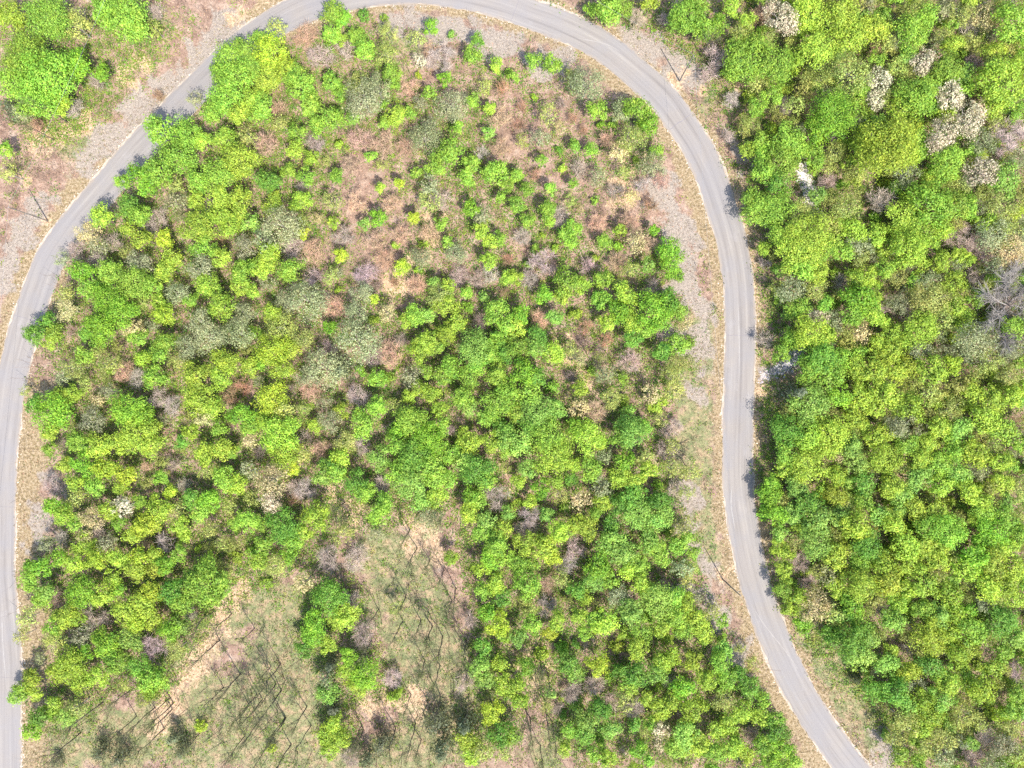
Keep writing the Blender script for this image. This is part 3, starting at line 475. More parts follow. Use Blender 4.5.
def ground_material():
    m, t, out = new_mat("forest_floor")
    tc = N(t, "ShaderNodeTexCoord"); P = tc.outputs["Object"]
    at = N(t, "ShaderNodeAttribute", attribute_name="cover"); sep = N(t, "ShaderNodeSeparateColor"); t.links.new(at.outputs["Color"], sep.inputs[0])
    big = noise(t, 0.09, 4, 0.6, P); mid = noise(t, 0.55, 5, 0.65, P); fine = noise(t, 2.6, 5, 0.7, P); grit = noise(t, 9.0, 3, 0.7, P)
    litter = ramp(t, mid, [(0.30, C_LIT[0]), (0.45, C_LIT[1]), (0.56, C_LIT[2]), (0.70, C_LIT[3])])
    litter = mixc(t, mathn(t, 'MULTIPLY', ramp_f(t, big, 0.45, 0.62), 0.55), litter, C_LIT[4])
    gravel = ramp(t, grit, [(0.32, C_GRV[0]), (0.50, C_GRV[1]), (0.66, C_GRV[2])])
    grass = ramp(t, mid, [(0.36, C_GRS[0]), (0.50, C_GRS[1]), (0.60, C_GRS[2])])
    dry = ramp(t, fine, [(0.30, C_DRY[0]), (0.48, C_DRY[1]), (0.66, C_DRY[2])])
    dirt = ramp(t, fine, [(0.30, C_DRT[0]), (0.60, C_DRT[1])])
    def breakup(f, k):       # ragged borders
        v = mathn(t, 'ADD', f, mathn(t, 'MULTIPLY', mathn(t, 'SUBTRACT', fine, 0.5), k))
        return ramp_f(t, v, 0.32, 0.68)
    c = mixc(t, breakup(sep.outputs[1], 1.5), litter, grass)
    c = mixc(t, breakup(mathn(t, 'ADD', at.outputs["Alpha"], mathn(t, 'MULTIPLY', mathn(t, 'SUBTRACT', mid, 0.53), 1.6)), 1.3), c, dry)
    c = mixc(t, breakup(mathn(t, 'ADD', sep.outputs[0], mathn(t, 'MULTIPLY', mathn(t, 'SUBTRACT', mid, 0.53), 1.4)), 1.0), c, gravel)
    c = mixc(t, breakup(sep.outputs[2], 1.3), c, dirt)
    v = ramp(t, fine, [(0.28, (0.62, 0.60, 0.62)), (0.5, (1, 1, 1)), (0.72, (1.22, 1.2, 1.2))])
    c = mixc(t, 1.0, c, v, 'MULTIPLY')
    v2 = ramp(t, grit, [(0.30, (0.72, 0.72, 0.74)), (0.52, (1, 1, 1)), (0.72, (1.2, 1.2, 1.2))])
    c = mixc(t, 1.0, c, v2, 'MULTIPLY')
    p = N(t, "ShaderNodeBsdfPrincipled", Roughness=0.95); p.inputs["Specular IOR Level"].default_value = 0.1
    t.links.new(c, p.inputs["Base Color"])
    b = N(t, "ShaderNodeBump", Strength=0.8, Distance=0.25)
    t.links.new(mathn(t, 'ADD', fine, mathn(t, 'MULTIPLY', grit, 0.5)), b.inputs["Height"]); t.links.new(b.outputs[0], p.inputs["Normal"])
    t.links.new(p.outputs[0], out.inputs[0])
    return m

def ramp_f(t, f, lo, hi):
    n = t.nodes.new("ShaderNodeMapRange"); n.inputs[1].default_value = lo; n.inputs[2].default_value = hi
    t.links.new(f, n.inputs[0]); return n.outputs[0]

K = 1.85       # what the light and exposure turn an albedo of 1 into
def alb(*c): return tuple(np.clip(lin(c) / K, 0, 0.8))
C_LIT = [alb(152, 124, 108), alb(186, 154, 134), alb(208, 176, 154), alb(226, 202, 180), alb(178, 152, 130)]
C_GRV = [alb(164, 149, 135), alb(192, 177, 161), alb(212, 198, 182)]
C_GRS = [alb(144, 152, 106), alb(174, 170, 124), alb(204, 180, 142)]
C_DRY = [alb(152, 134, 94), alb(188, 164, 126), alb(210, 190, 160)]
C_DRT = [alb(214, 172, 134), alb(240, 210, 172)]
me.materials.clear(); me.materials.append(ground_material())
gobj = link("ground", me); gobj["kind"] = "structure"

# ------------------------------------------------------------------ road
def strip(name, off_in, off_out, z, mat, cols=2, i0=0, i1=None):
    i1 = len(RL) if i1 is None else i1
    u = np.linspace(0, 1, cols)
    oi = np.broadcast_to(off_in, (len(RL),))[i0:i1]; oo = np.broadcast_to(off_out, (len(RL),))[i0:i1]
    off = oi[:, None] * (1 - u) + oo[:, None] * u
    P = RL[i0:i1, None] + RN[i0:i1, None] * off[..., None]
    zz = z if np.ndim(z) else np.full(off.shape, z)
    V = np.concatenate([P, zz[..., None]], 2)
    n = i1 - i0; jj = np.arange(n * cols).reshape(n, cols)
    F = np.stack([jj[:-1, :-1].ravel(), jj[1:, :-1].ravel(), jj[1:, 1:].ravel(), jj[:-1, 1:].ravel()], 1)
    me = mesh_from(name, V.reshape(-1, 3), [F], mat, None, True)
    uv = me.uv_layers.new(name="UVMap")
    uvs = np.stack([off.ravel(), np.repeat(RS[i0:i1], cols)], 1)
    uv.data.foreach_set("uv", uvs[F.ravel()].astype(np.float32).ravel())
    return me

def alr(*c): return tuple(np.clip(lin(c) / 2.85, 0, 0.8))
def road_material():
    m, t, out = new_mat("worn_asphalt")
    tc = N(t, "ShaderNodeTexCoord"); UV = tc.outputs["UV"]; P = tc.outputs["Object"]
    mp = N(t, "ShaderNodeMapping"); mp.inputs["Scale"].default_value = (1.3, 0.03, 1); t.links.new(UV, mp.inputs[0])
    streak = noise(t, 1.0, 5, 0.65, mp.outputs[0]); pat = noise(t, 0.16, 4, 0.6, P); grit = noise(t, 7.0, 4, 0.75, P)
    mp2 = N(t, "ShaderNodeMapping"); mp2.inputs["Scale"].default_value = (0.35, 0.16, 1); t.links.new(UV, mp2.inputs[0])
    blot = noise(t, 1.0, 6, 0.7, mp2.outputs[0])
    c = ramp(t, streak, [(0.30, alr(178, 169, 163)), (0.46, alr(203, 193, 185)), (0.58, alr(213, 203, 194)), (0.72, alr(232, 222, 210))])
    c = mixc(t, mathn(t, 'MULTIPLY', ramp_f(t, pat, 0.42, 0.62), 0.5), c, alr(198, 194, 196))
    c = mixc(t, mathn(t, 'MULTIPLY', ramp_f(t, blot, 0.58, 0.72), 0.5), c, alr(230, 222, 218))
    c = mixc(t, 1.0, c, ramp(t, grit, [(0.3, (0.94, 0.94, 0.945)), (0.5, (1, 1, 1)), (0.7, (1.035, 1.035, 1.03))]), 'MULTIPLY')
    # sandy, broken edges
    su = N(t, "ShaderNodeSeparateXYZ"); t.links.new(UV, su.inputs[0])
    e = mathn(t, 'ABSOLUTE', su.outputs[0]); e = mathn(t, 'ADD', e, mathn(t, 'MULTIPLY', mathn(t, 'SUBTRACT', noise(t, 0.6, 5, 0.75, P), 0.5), 1.7))
    c = mixc(t, mathn(t, 'MULTIPLY', ramp_f(t, e, HALF - 0.30, HALF + 0.02), 0.7), c, alr(226, 206, 184))
    p = N(t, "ShaderNodeBsdfPrincipled", Roughness=0.9); p.inputs["Specular IOR Level"].default_value = 0.2
    t.links.new(c, p.inputs["Base Color"])
    b = N(t, "ShaderNodeBump", Strength=0.3, Distance=0.03); t.links.new(grit, b.inputs["Height"]); t.links.new(b.outputs[0], p.inputs["Normal"])
    t.links.new(p.outputs[0], out.inputs[0])
    return m
M_ROAD = road_material()
wv = 0.10 * np.sin(RS * 0.9) + 0.08 * np.sin(RS * 2.7 + 1) + rng.normal(size=len(RS)) * 0.05
wv2 = 0.10 * np.sin(RS * 0.7 + 2) + 0.08 * np.sin(RS * 2.3 + 4) + rng.normal(size=len(RS)) * 0.05
cu = np.linspace(-1, 1, 9); camber = np.tile(0.075 - 0.055 * cu ** 2, (len(RL), 1))
road = link("road", strip("road", -HALF + wv, HALF + wv2, camber, M_ROAD, 9)); road["kind"] = "structure"
M_CRACK = plain_material("tar_seam", alb(140, 134, 140), alb(165, 158, 162), 3.0)
def near_i(px, py):
    q = np.array(g2w(px, py)); return int(((RL - q) ** 2).sum(1).argmin())
def cross_seam(px, py, wd=0.09, tilt=0.0):
    i = near_i(px, py); u = np.linspace(-1, 1, 13) * (HALF - 0.25); sp = Soup()
    cen = RL[i] + RN[i] * u[:, None] + RT[i] * (tilt * u[:, None] + rng.normal(size=(13, 1)) * 0.05)
    z = 0.079 - 0.055 * (u / HALF) ** 2
    ww = wd * rng.uniform(0.5, 1.2, 13)
    V = np.concatenate([np.concatenate([cen - RT[i] * ww[:, None] / 2, z[:, None]], 1), np.concatenate([cen + RT[i] * ww[:, None] / 2, z[:, None]], 1)])
    k = np.arange(12); F = np.stack([k, k + 1, k + 14, k + 13], 1)
    sp.add(V, F); o = link("road_seam", sp.mesh("road_seam", M_CRACK), road)
cross_seam(685, 118, 0.10, 0.05); cross_seam(739, 336, 0.09); cross_seam(24, 300 + 18, 0.07, 0.1); cross_seam(2, 506, 0.05); cross_seam(12, 678, 0.05); cross_seam(516, 10, 0.05)

M_PALE = plain_material("dusty_scrape", alr(214, 206, 200), alr(234, 226, 218), 1.5)
def scrape(pts, wd):        # pale scrapes and dried mud lines along the lane
    L = to_w(smooth_line(pts)); T = norm(np.gradient(L, axis=0)); Nn = np.stack([T[:, 1], -T[:, 0]], 1); k_ = np.linspace(0, 1, len(L))
    w_ = wd * np.clip(np.sin(k_ * math.pi) * 1.4, 0, 1)[:, None] * rng.uniform(0.5, 1.1, (len(L), 1)); d_, i_ = road_dist(L)
    z_ = (0.079 - 0.055 * (d_ / HALF) ** 2)[:, None]
    V = np.concatenate([np.concatenate([L - Nn * w_ / 2, z_], 1), np.concatenate([L + Nn * w_ / 2, z_], 1)]); k_ = np.arange(len(L) - 1); n_ = len(L)
    sp = Soup(); sp.add(V, np.stack([k_, k_ + 1, k_ + n_ + 1, k_ + n_], 1)); link("road_scrape", sp.mesh("road_scrape", M_PALE), road)
for pts_, wd_ in [([(752, 606), (766, 627), (786, 652), (800, 672)], 0.16), ([(738, 300), (739, 340), (739, 380)], 0.22), ([(575, 38), (605, 44), (622, 53)], 0.14), ([(732, 484), (731, 505), (735, 530)], 0.3), ([(2, 600), (3, 640), (7, 690)], 0.2)]:
    scrape(pts_, wd_)

# pale crumbling limestone edging, broken into lengths
M_EDGE = plain_material("limestone_edge", alb(190, 168, 146), alb(228, 214, 196), 1.7)
i_s = np.arange(len(RL))
def px_of(i): return CX + RL[i, 0] / S, CY - RL[i, 1] / S
pxs, pys = px_of(i_s)
def edge_width(side, seed):
    r = np.random.default_rng(seed)
    b = np.interp(RS, np.arange(0, RS[-1] + 6, 3.0), r.uniform(-0.35, 1.0, len(np.arange(0, RS[-1] + 6, 3.0))))
    b2 = np.interp(RS, np.arange(0, RS[-1] + 6, 0.8), r.uniform(0.3, 1.2, len(np.arange(0, RS[-1] + 6, 0.8))))
    return np.clip(b, 0, 1) * b2 * 0.8
wo = edge_width(-1, 3) * np.where(pxs < 300, 0.55, np.where(pys < 90, 0.75, 0.5))
wi = edge_width(1, 4) * np.where(pxs < 300, np.where(pys > 290, 0.5, 0.1), np.where(pys < 130, 0.15, 0.55))
link("road_edging", strip("road_edging", -HALF - wo, -HALF + wv + 0.10 * (wo > .05) - 0.02, 0.012, M_EDGE), road)
link("road_edging", strip("road_edging", HALF + wv2 - 0.10 * (wi > .05) + 0.02, HALF + wi, 0.012, M_EDGE), road)

# ------------------------------------------------------------------ trees
def srgb_alb(c, k): return tuple(np.clip(lin(c) / k, 0.002, 0.8))
KL = 1.42
CODE = {  # colour in the light, words, kind, crown style
    'g': ((158, 200, 62), "bright green", 'broad', 'leafy'), 'G': ((145, 194, 44), "vivid green", 'broad', 'leafy'), 'n': ((158, 200, 80), "minty green", 'broad', 'leafy'),
    'd': ((124, 174, 56), "deep green", 'broad', 'leafy'), 'l': ((178, 209, 62), "lime green", 'lime', 'leafy'), 'y': ((186, 210, 50), "yellow green", 'lime', 'leafy'),
    'Y': ((164, 190, 50), "olive yellow", 'lime', 'leafy'), 'q': ((176, 186, 92), "hazy olive", 'sparse', 'sparse'), 'o': ((162, 168, 120), "dull grey green", 'sparse', 'sparse'),
    't': ((206, 194, 136), "straw yellow", 'sparse', 'sparse'), 'p': ((216, 178, 146), "pinkish tan", 'bare', 'twig'), 'b': ((202, 182, 168), "grey brown", 'bare', 'twig'),  # a couple of 'b' bushes stand in for dark patches of shadow
    'w': ((204, 192, 156), "cream", 'blossom', 'blossom'), 'k': ((118, 128, 96), "dark grey green", 'cedar', 'cedar')}

REGIONS = [(30, 15, "in the top left corner"), (35, 70, "outside the upper left road curve"), (90, 70, "beside the pale gravel bank"), (125, 18, "above the pale gravel bank"), (20, 155, "near the left utility pole"),
    (228, 62, "on the roadside facing the gravel bank"), (170, 150, "on the roadside below the gravel bank"), (262, 55, "inside the top left road curve"), (235, 120, "a little inside the top left curve"),
    (335, 25, "just below the top road"), (430, 38, "on the gravel under the top road"), (330, 100, "below the middle of the top road"), (395, 100, "on the brushy slope below the top road"),
    (480, 95, "on the pink slope below the top road"), (545, 62, "on the gravel inside the top right bend"), (600, 100, "on the inner edge of the top right bend"), (560, 150, "among pink brush inside the top right bend"),
    (650, 150, "at the gravel inside the right bend"), (460, 160, "in the clump below the top slope"), (390, 165, "north of the long pink slope"), (310, 175, "uphill of the grey green thicket"),
    (240, 190, "in the upper part of the left wood"), (150, 210, "behind the roadside trees at upper left"), (85, 230, "leaning over the road at left"), (45, 330, "leaning over the left road's bend"),
    (110, 290, "in the wood inside the left bend"), (190, 270, "in the middle of the left wood"), (270, 240, "beside the upper grey green thicket"), (350, 240, "along the upper pink slope"), (430, 240, "east of the long pink slope"),
    (500, 215, "in the upper middle clump"), (570, 230, "on the upper right pink slope"), (640, 240, "at the wood's edge by the gravel"), (665, 300, "at the gravel strip inside the right road"), (560, 290, "in the green clump inside the right road"),
    (640, 330, "in the green tongue toward the right road"), (490, 300, "in the middle of the central wood"), (420, 300, "at the foot of the pink slope"), (350, 330, "in the central grey green thicket"), (270, 320, "in the thicket left of the pink slope"),
    (200, 340, "west of the grey green thicket"), (130, 370, "in the wood right of the left road"), (60, 410, "at the wood's edge by the left road"), (130, 420, "in the bright grove by the left road"), (200, 420, "in the bright left grove"),
    (270, 410, "in the grove west of centre"), (350, 400, "at the gap west of the picture's centre"), (420, 400, "in the dark central wood"), (490, 390, "at the heart of the central wood"), (550, 380, "beside the tan gap right of centre"),
    (620, 380, "on the tan ground right of centre"), (680, 390, "on the grassy verge inside the right road"), (60, 490, "beside the dry verge of the left road"), (120, 500, "in the lower left wood"), (190, 490, "in the wood above the dirt track"),
    (265, 470, "above the lower left clearing"), (340, 480, "above the lower middle clearing"), (420, 460, "above the bare lower slope"), (480, 470, "along the east of the bare lower slope"), (550, 440, "in the dense right central wood"),
    (630, 440, "by the dark gap near the right verge"), (690, 480, "on the pale grass inside the right road"), (40, 590, "by the lower left road"), (100, 570, "in the lower left grove"), (170, 580, "at the head of the dirt track"),
    (240, 560, "north of the lower left clearing"), (330, 550, "on the bare ground above the clearing"), (420, 560, "on the bare lower slope"), (490, 550, "beside the bare lower slope"), (560, 540, "in the lower central wood"),
    (630, 530, "in the wood near the right verge"), (690, 580, "at the wood's edge by the right pole"), (20, 690, "leaning over the lower left road"), (80, 670, "at the tip of the lower left wood"), (150, 680, "beside the dirt track"),
    (110, 745, "on the bottom left grass"), (190, 740, "at the foot of the dirt track"), (250, 690, "in the grassy lower left clearing"), (320, 630, "in the upper clump of the clearings"), (350, 690, "in the clump between the two clearings"),
    (380, 750, "at the bottom of the middle clearing"), (440, 680, "in the middle clearing"), (445, 740, "in the dark clump at the bottom"), (500, 620, "along the lower clearing's east side"), (500, 700, "left of the brown gap at bottom"),
    (545, 690, "beside the brown gap at bottom"), (590, 620, "in the lower right central wood"), (590, 720, "in the bottom central wood"), (660, 620, "at the wood's right lower edge"), (650, 700, "in the bottom right of the centre wood"),
    (730, 690, "near the bottom right road's inner edge"), (780, 740, "against the road at bottom right"), (610, 15, "outside the top right bend"), (690, 25, "above the upper right pole"), (745, 60, "on the bank outside the right bend"),
    (760, 15, "at the top of the right wood"), (755, 130, "behind the gravel outside the right bend"), (820, 30, "near the top of the right wood"), (880, 30, "along the top edge right of centre"), (950, 30, "in the top right wood"),
    (1005, 60, "in the top right corner"), (830, 90, "above the big vivid tree upper right"), (880, 90, "among the upper right blossom trees"), (950, 110, "beside the largest blossoming tree"), (880, 150, "around the big olive yellow tree"),
    (960, 165, "south of the largest blossoming tree"), (1005, 150, "by the right border near blossom trees"), (780, 160, "beside the white stony gully"), (810, 235, "below the white stony gully"), (860, 220, "right of the stony gully"),
    (930, 215, "in the upper middle right wood"), (990, 230, "above the bare grey tree"), (1000, 310, "around the bare grey tree"), (790, 300, "outside the right road's straight"), (800, 350, "beside the stony culvert"), (870, 290, "uphill of the stony culvert"),
    (930, 310, "west of the bare grey tree"), (870, 360, "right of the stony culvert"), (940, 360, "in the middle of the right wood"), (1005, 370, "on the right border below the bare tree"), (800, 410, "below the stony culvert"),
    (860, 420, "in the right wood below the culvert"), (930, 420, "in the dense right wood"), (1000, 430, "by the right border at mid height"), (785, 480, "overhanging the right road's shade"), (830, 490, "in the right wood by the shaded road"),
    (890, 490, "in the deep right wood"), (950, 490, "in the far right wood"), (1005, 510, "on the right border of the dense wood"), (785, 570, "on the bank outside the lower right road"), (840, 560, "above the lower right verge"),
    (900, 560, "in the lower right wood"), (970, 570, "in the lower right border wood"), (800, 610, "at the top of the lower right verge"), (850, 640, "along the grassy lower right verge"), (910, 630, "in the wood east of the verge"),
    (980, 630, "by the lower right border"), (890, 695, "at the low end of the grassy verge"), (950, 690, "in the bottom right wood"), (1005, 700, "in the bottom right border wood"), (930, 745, "along the bottom right edge"), (1000, 755, "in the bottom right corner")]
REG = np.array([r[:2] for r in REGIONS], float)

items = []
tx = ty = 0
for line in TREES.strip().split("\n"):
    tk = line.split()
    if "," not in tk[0]:
        tx, ty = int(tk[0]), int(tk[1]); continue
    for e in tk:
        x, y, r, k = e.split(",")
        items.append([tx + float(x) / 4, ty + float(y) / 4, float(r) / 4 * (1.10 if tx >= 768 else 1.03 if tx + float(x) / 4 > 120 else 1.0), k])

def assign(r_px, code):
    st = CODE[code][3]; kind = CODE[code][2]
    if kind in ('broad', 'lime') and r_px < 8.6: st, kind = 'shrub', 'shrub'
    return st, kind
items = [q + [False] for q in items]
def inside(p, poly):
    x, y = p; c = False; j = len(poly) - 1
    for i in range(len(poly)):
        if (poly[i][1] > y) != (poly[j][1] > y) and x < (poly[j][0] - poly[i][0]) * (y - poly[i][1]) / (poly[j][1] - poly[i][1]) + poly[i][0]: c = not c
        j = i
    return c
FILL = [([(738, -8), (1034, -8), (1034, 778), (905, 778), (850, 690), (800, 600), (775, 560), (778, 440), (800, 385), (815, 335), (768, 300), (770, 200), (745, 120)], "llggnqqqo", (7, 13), 4200, 0.50),
        ([(70, 300), (120, 230), (160, 200), (300, 190), (330, 420), (300, 520), (230, 570), (190, 650), (70, 690), (22, 640), (50, 540), (60, 400)], "lqqqopqbg", (6.5, 11.5), 1600, 0.70),
        ([(480, 480), (640, 430), (690, 560), (800, 745), (800, 778), (590, 778), (480, 600)], "lgnqgldq", (6.5, 12), 1100, 0.66),
        ([(340, 300), (440, 300), (600, 300), (640, 430), (500, 470), (380, 440)], "lgqqbp", (6.5, 11), 500, 0.74),
        ([(160, 110), (300, 40), (540, 70), (660, 160), (660, 330), (560, 370), (340, 300), (170, 220)], "pppbqt", (5.5, 10), 900, 0.85),
        ([(-8, -8), (60, -8), (60, 80), (20, 130), (-8, 130)], "qob", (6, 9), 60, 0.9)]
SLOPE = [(270, 90), (380, 40), (560, 80), (665, 170), (670, 290), (540, 300), (430, 300), (330, 330), (270, 230)]
frg = random.Random(9); fill = []
ex = [(q[0], q[1], q[2]) for q in items]
for poly, codes, (r0, r1), tries, sep in FILL:
    bx = [p[0] for p in poly]; by = [p[1] for p in poly]
    for _ in range(tries):
        p = (frg.uniform(min(bx), max(bx)), frg.uniform(min(by), max(by))); r = frg.uniform(r0, r1)
        if not inside(p, poly): continue
        if any((p[0] - e[0]) ** 2 + (p[1] - e[1]) ** 2 < e[2] ** 2 for e in ((804, 172, 16), (808, 190, 11), (811, 208, 10), (774, 372, 16), (790, 362, 12), (1004, 306, 22), (812, 622, 15), (828, 650, 20), (848, 688, 24), (868, 718, 22), (806, 180, 16))): continue
        if any((p[0] - e[0]) ** 2 + (p[1] - e[1]) ** 2 < (sep * (r + e[2])) ** 2 for e in ex): continue
        ex.append((*p, r)); fill.append([p[0], p[1], r, frg.choice(codes), True])
items += fill
rows = []
for x, y, r, k, filler in items:
    st, kind = assign(r, k)
    if inside((x, y), SLOPE) and kind in ('broad', 'lime', 'shrub'): r *= 0.80
    Rm = r * S * 0.965
    cand = protos[st]; bestR = min({p['R'] for p in cand}, key=lambda q: abs(math.log(q / Rm)))
    p = random.choice([q for q in cand if q['R'] == bestR])
    s = Rm / bestR
    hz = (p['hc'] + 0.25 * p['R']) * s
    wx, wy = g2w(x, y, hz)
    rows.append(dict(px=x, py=y, r=r, code=k, st=st, kind=kind, p=p, s=s, x=wx, y=wy, filler=filler))
# keep stems off the asphalt
dd, di = road_dist(np.array([[q['x'], q['y']] for q in rows]))
for q, d, i in zip(rows, dd, di):
    if abs(d) < HALF + 0.5:
        sgn = 1 if d > 0 else -1
        nx_, ny_ = RL[i] + RN[i] * sgn * (HALF + 0.5); q['x'], q['y'] = float(nx_), float(ny_)
gzq = ground_height(np.array([[q['x'], q['y']] for q in rows]), np.where(np.abs(dd) < HALF + .5, HALF + .5, dd))
for q, z in zip(rows, gzq): q['z'] = float(z)

gdx = 1.0; gnx, gny = 200, 150; cover = np.zeros((gny, gnx)); _x = -100 + np.arange(gnx) * gdx; _y = -75 + np.arange(gny) * gdx
for q in rows:
    if q['kind'] in ('bare', 'blossom', 'cedar'): continue
    Rw = q['r'] * S; wgt = 0.5 if q['kind'] == 'sparse' else 1.0
    D2 = (_x[None, :] - q['x']) ** 2 + (_y[:, None] - q['y']) ** 2
    cover += wgt * np.exp(-D2 / (2 * (Rw * 1.25) ** 2))
def green_cover(xy):
    i = np.clip(((xy[:, 0] + 100) / gdx).round().astype(int), 0, gnx - 1); j = np.clip(((xy[:, 1] + 75) / gdx).round().astype(int), 0, gny - 1)
    return cover[j, i]

LIMIT = 285
keep, mass = [], []
for kind in ('broad', 'lime', 'sparse', 'bare', 'shrub', 'blossom', 'cedar'):
    g = sorted([q for q in rows if q['kind'] == kind and not q['filler']], key=lambda q: -q['r'])
    keep += g[:LIMIT]; mass += g[LIMIT:]
mass += [q for q in rows if q['filler']]

WORDS = {'broad': "leafy tree", 'lime': "leafy tree", 'sparse': "thin tree", 'bare': "leafless bush", 'shrub': "round shrub", 'blossom': "blossoming tree", 'cedar': "narrow evergreen"}
NAMES = {'broad': "broadleaf_tree", 'lime': "spring_leaf_tree", 'sparse': "budding_tree", 'bare': "leafless_bush", 'shrub': "green_shrub", 'blossom': "blossoming_tree", 'cedar': "evergreen_tree"}
CATS = {'broad': "tree", 'lime': "tree", 'sparse': "tree", 'bare': "bush", 'shrub': "shrub", 'blossom': "tree", 'cedar': "tree"}
GROUPS = {'broad': "green leafy trees of the wood", 'lime': "lime and yellow green trees of the wood", 'sparse': "thinly leaved trees of the wood", 'bare': "leafless bushes on the woodland floor",
          'shrub': "small green shrubs", 'blossom': "blossoming trees", 'cedar': "dark evergreens"}
ORD = ["leftmost", "second from left", "third from left", "fourth from left", "fifth from left", "sixth from left", "seventh from left", "eighth from left", "ninth from left", "tenth from left"]

def size_word(q):
    if q['kind'] in ('shrub', 'cedar', 'blossom'): return ""
    if q['kind'] == 'bare': return "small " if q['r'] < 11.5 else "broad "
    return "small " if q['r'] < 12.0 else "medium " if q['r'] < 16.0 else "large " if q['r'] < 20.5 else "very large "
def make_labels(lst):
    cells = {}
    for q in lst:
        j = int(((REG - [q['px'], q['py']]) ** 2).sum(1).argmin())
        q['base'] = f"{size_word(q)}{CODE[q['code']][1]} {WORDS[q['kind']]} {REGIONS[j][2]}"
        cells.setdefault(q['base'], []).append(q)
    for b, qs in cells.items():
        if len(qs) == 1: qs[0]['label'] = b; continue
        dx = max(q['px'] for q in qs) - min(q['px'] for q in qs); dy = max(q['py'] for q in qs) - min(q['py'] for q in qs)
        ax = 'px' if dx >= dy else 'py'
        qs.sort(key=lambda q: q[ax])
        for i, q in enumerate(qs):
            w_ = ORD[i] if ax == 'px' else ORD[i].replace("leftmost", "topmost").replace("left", "top")
            if i == len(qs) - 1: w_ = "rightmost" if ax == 'px' else "lowest"
            q['label'] = f"{b}, {w_}"
make_labels(keep)

def colour_of(q, rg):
    c = np.array(srgb_alb(CODE[q['code']][0], KL if q['kind'] in ('broad', 'lime', 'shrub') else KB))
    return np.clip(c * rg.uniform(0.86, 1.14) * (1 + rg.normal(size=3) * 0.035), 0.002, 0.8)
KB = 1.25
crg = np.random.default_rng(77)
for q in keep:
    c = colour_of(q, crg); p = q['p']; rz = random.uniform(0, 6.28)
    sc = q['s'] * np.array([random.uniform(0.94, 1.06), random.uniform(0.94, 1.06), random.uniform(0.88, 1.12)])
    nm = NAMES[q['kind']]
    if p['trunk'] is None:
        o = bpy.data.objects.new(nm, p['crown']); col.objects.link(o); o.color = (*c, 1)
    else:
        o = bpy.data.objects.new(nm, None); o.empty_display_size = 0.3; col.objects.link(o)
        k = bpy.data.objects.new("crown", p['crown']); col.objects.link(k); k.parent = o; k.color = (*c, 1)
        k = bpy.data.objects.new("trunk", p['trunk']); col.objects.link(k); k.parent = o
    o.location = (q['x'], q['y'], q['z']); o.rotation_euler = (0, 0, rz); o.scale = sc
    o["label"] = q['label']; o["category"] = CATS[q['kind']]; o["group"] = GROUPS[q['kind']]

def mesh_arrays(me):
    V = np.empty(len(me.vertices) * 3, np.float32); me.vertices.foreach_get("co", V)
    Lp = np.empty(len(me.loops), np.int32); me.loops.foreach_get("vertex_index", Lp)
    return V.reshape(-1, 3), Lp.reshape(-1, 4)
_cache = {}
thicket = Soup()
for q in mass:
    me_ = q['p']['crown']
    if me_.name not in _cache: _cache[me_.name] = mesh_arrays(me_)
    V, F = _cache[me_.name]; a_ = random.uniform(0, 6.28); ca, sa = math.cos(a_), math.sin(a_)
    W = V * q['s']; W = np.stack([W[:, 0] * ca - W[:, 1] * sa + q['x'], W[:, 0] * sa + W[:, 1] * ca + q['y'], W[:, 2] + q['z']], 1)
    thicket.add(W, F, colour_of(q, crg))
# ------------------------------------------------------------------ tall bare trees in the clearings
def bare_tree_mesh(h, seed, fork):
    rg = np.random.default_rng(seed); sp = Soup()
    lean = rg.normal(size=2) * 0.035 * h
    def at(z): z_ = max(z, 0.0); return np.array([lean[0] * (z_ / h) ** 1.5 + 0.05 * math.sin(z * 1.3 + seed), lean[1] * (z_ / h) ** 1.5 + 0.05 * math.cos(z * 1.1 + seed), z])
    zs = np.linspace(-0.1, h * 0.97, 24)
    sp.add(*path_tube([at(z) for z in zs], np.linspace(0.10, 0.022, 24), 6))
    tips = []
    for j in range(fork):
        z0 = h * rg.uniform(0.4, 0.85); p0 = at(z0); an = rg.uniform(0, 6.28); L = (h - z0) * rg.uniform(0.5, 0.9)
        d = np.array([math.cos(an) * 0.45, math.sin(an) * 0.45, 0.9]); p1 = p0 + d * L * 0.5 + rg.normal(size=3) * 0.1; p2 = p1 + (d + np.array([0, 0, 0.3])) * L * 0.5
        sp.add(*path_tube([p0 - d * 0.12, p0 + d * 0.02, p1, p2], [0.06, 0.05, 0.035, 0.012], 5)); tips += [p1, p2, (p1 + p2) / 2]
    tips += [at(h * f) for f in (0.75, 0.85, 0.95)]
    tr = sp.mesh("bare_tree_trunk", M_BARKD, True)
    cr = Soup(); tips = np.array(tips); n = 130; i = rg.choice(len(tips), n)
    d = norm(rg.normal(size=(n, 3)) + np.array([0, 0, 0.8])); P0 = tips[i] + rg.normal(size=(n, 3)) * 0.1
    cr.add(*tubes(P0, P0 + d * rg.uniform(0.4, 1.1, n)[:, None], 0.014, 0.005, 3, rg))
    n = 110; i = rg.choice(len(tips), n); P = tips[i] + rg.normal(size=(n, 3)) * 0.55
    cr.add(*leaf_quads(P, norm(rg.normal(size=(n, 3)) + np.array([0, 0, 0.6])), 0.17, 0.10, rg))
    return tr, cr.mesh("bare_tree_crown", M_SPARSE)
M_BARKD = plain_material("dark_bark", (0.055, 0.045, 0.04), (0.13, 0.105, 0.09), 4.0)
bare_protos = [bare_tree_mesh(h, 900 + i, f) for i, (h, f) in enumerate([(8.5, 4), (10, 5), (11.5, 6), (9.2, 3), (7.2, 4), (10.8, 5)])]
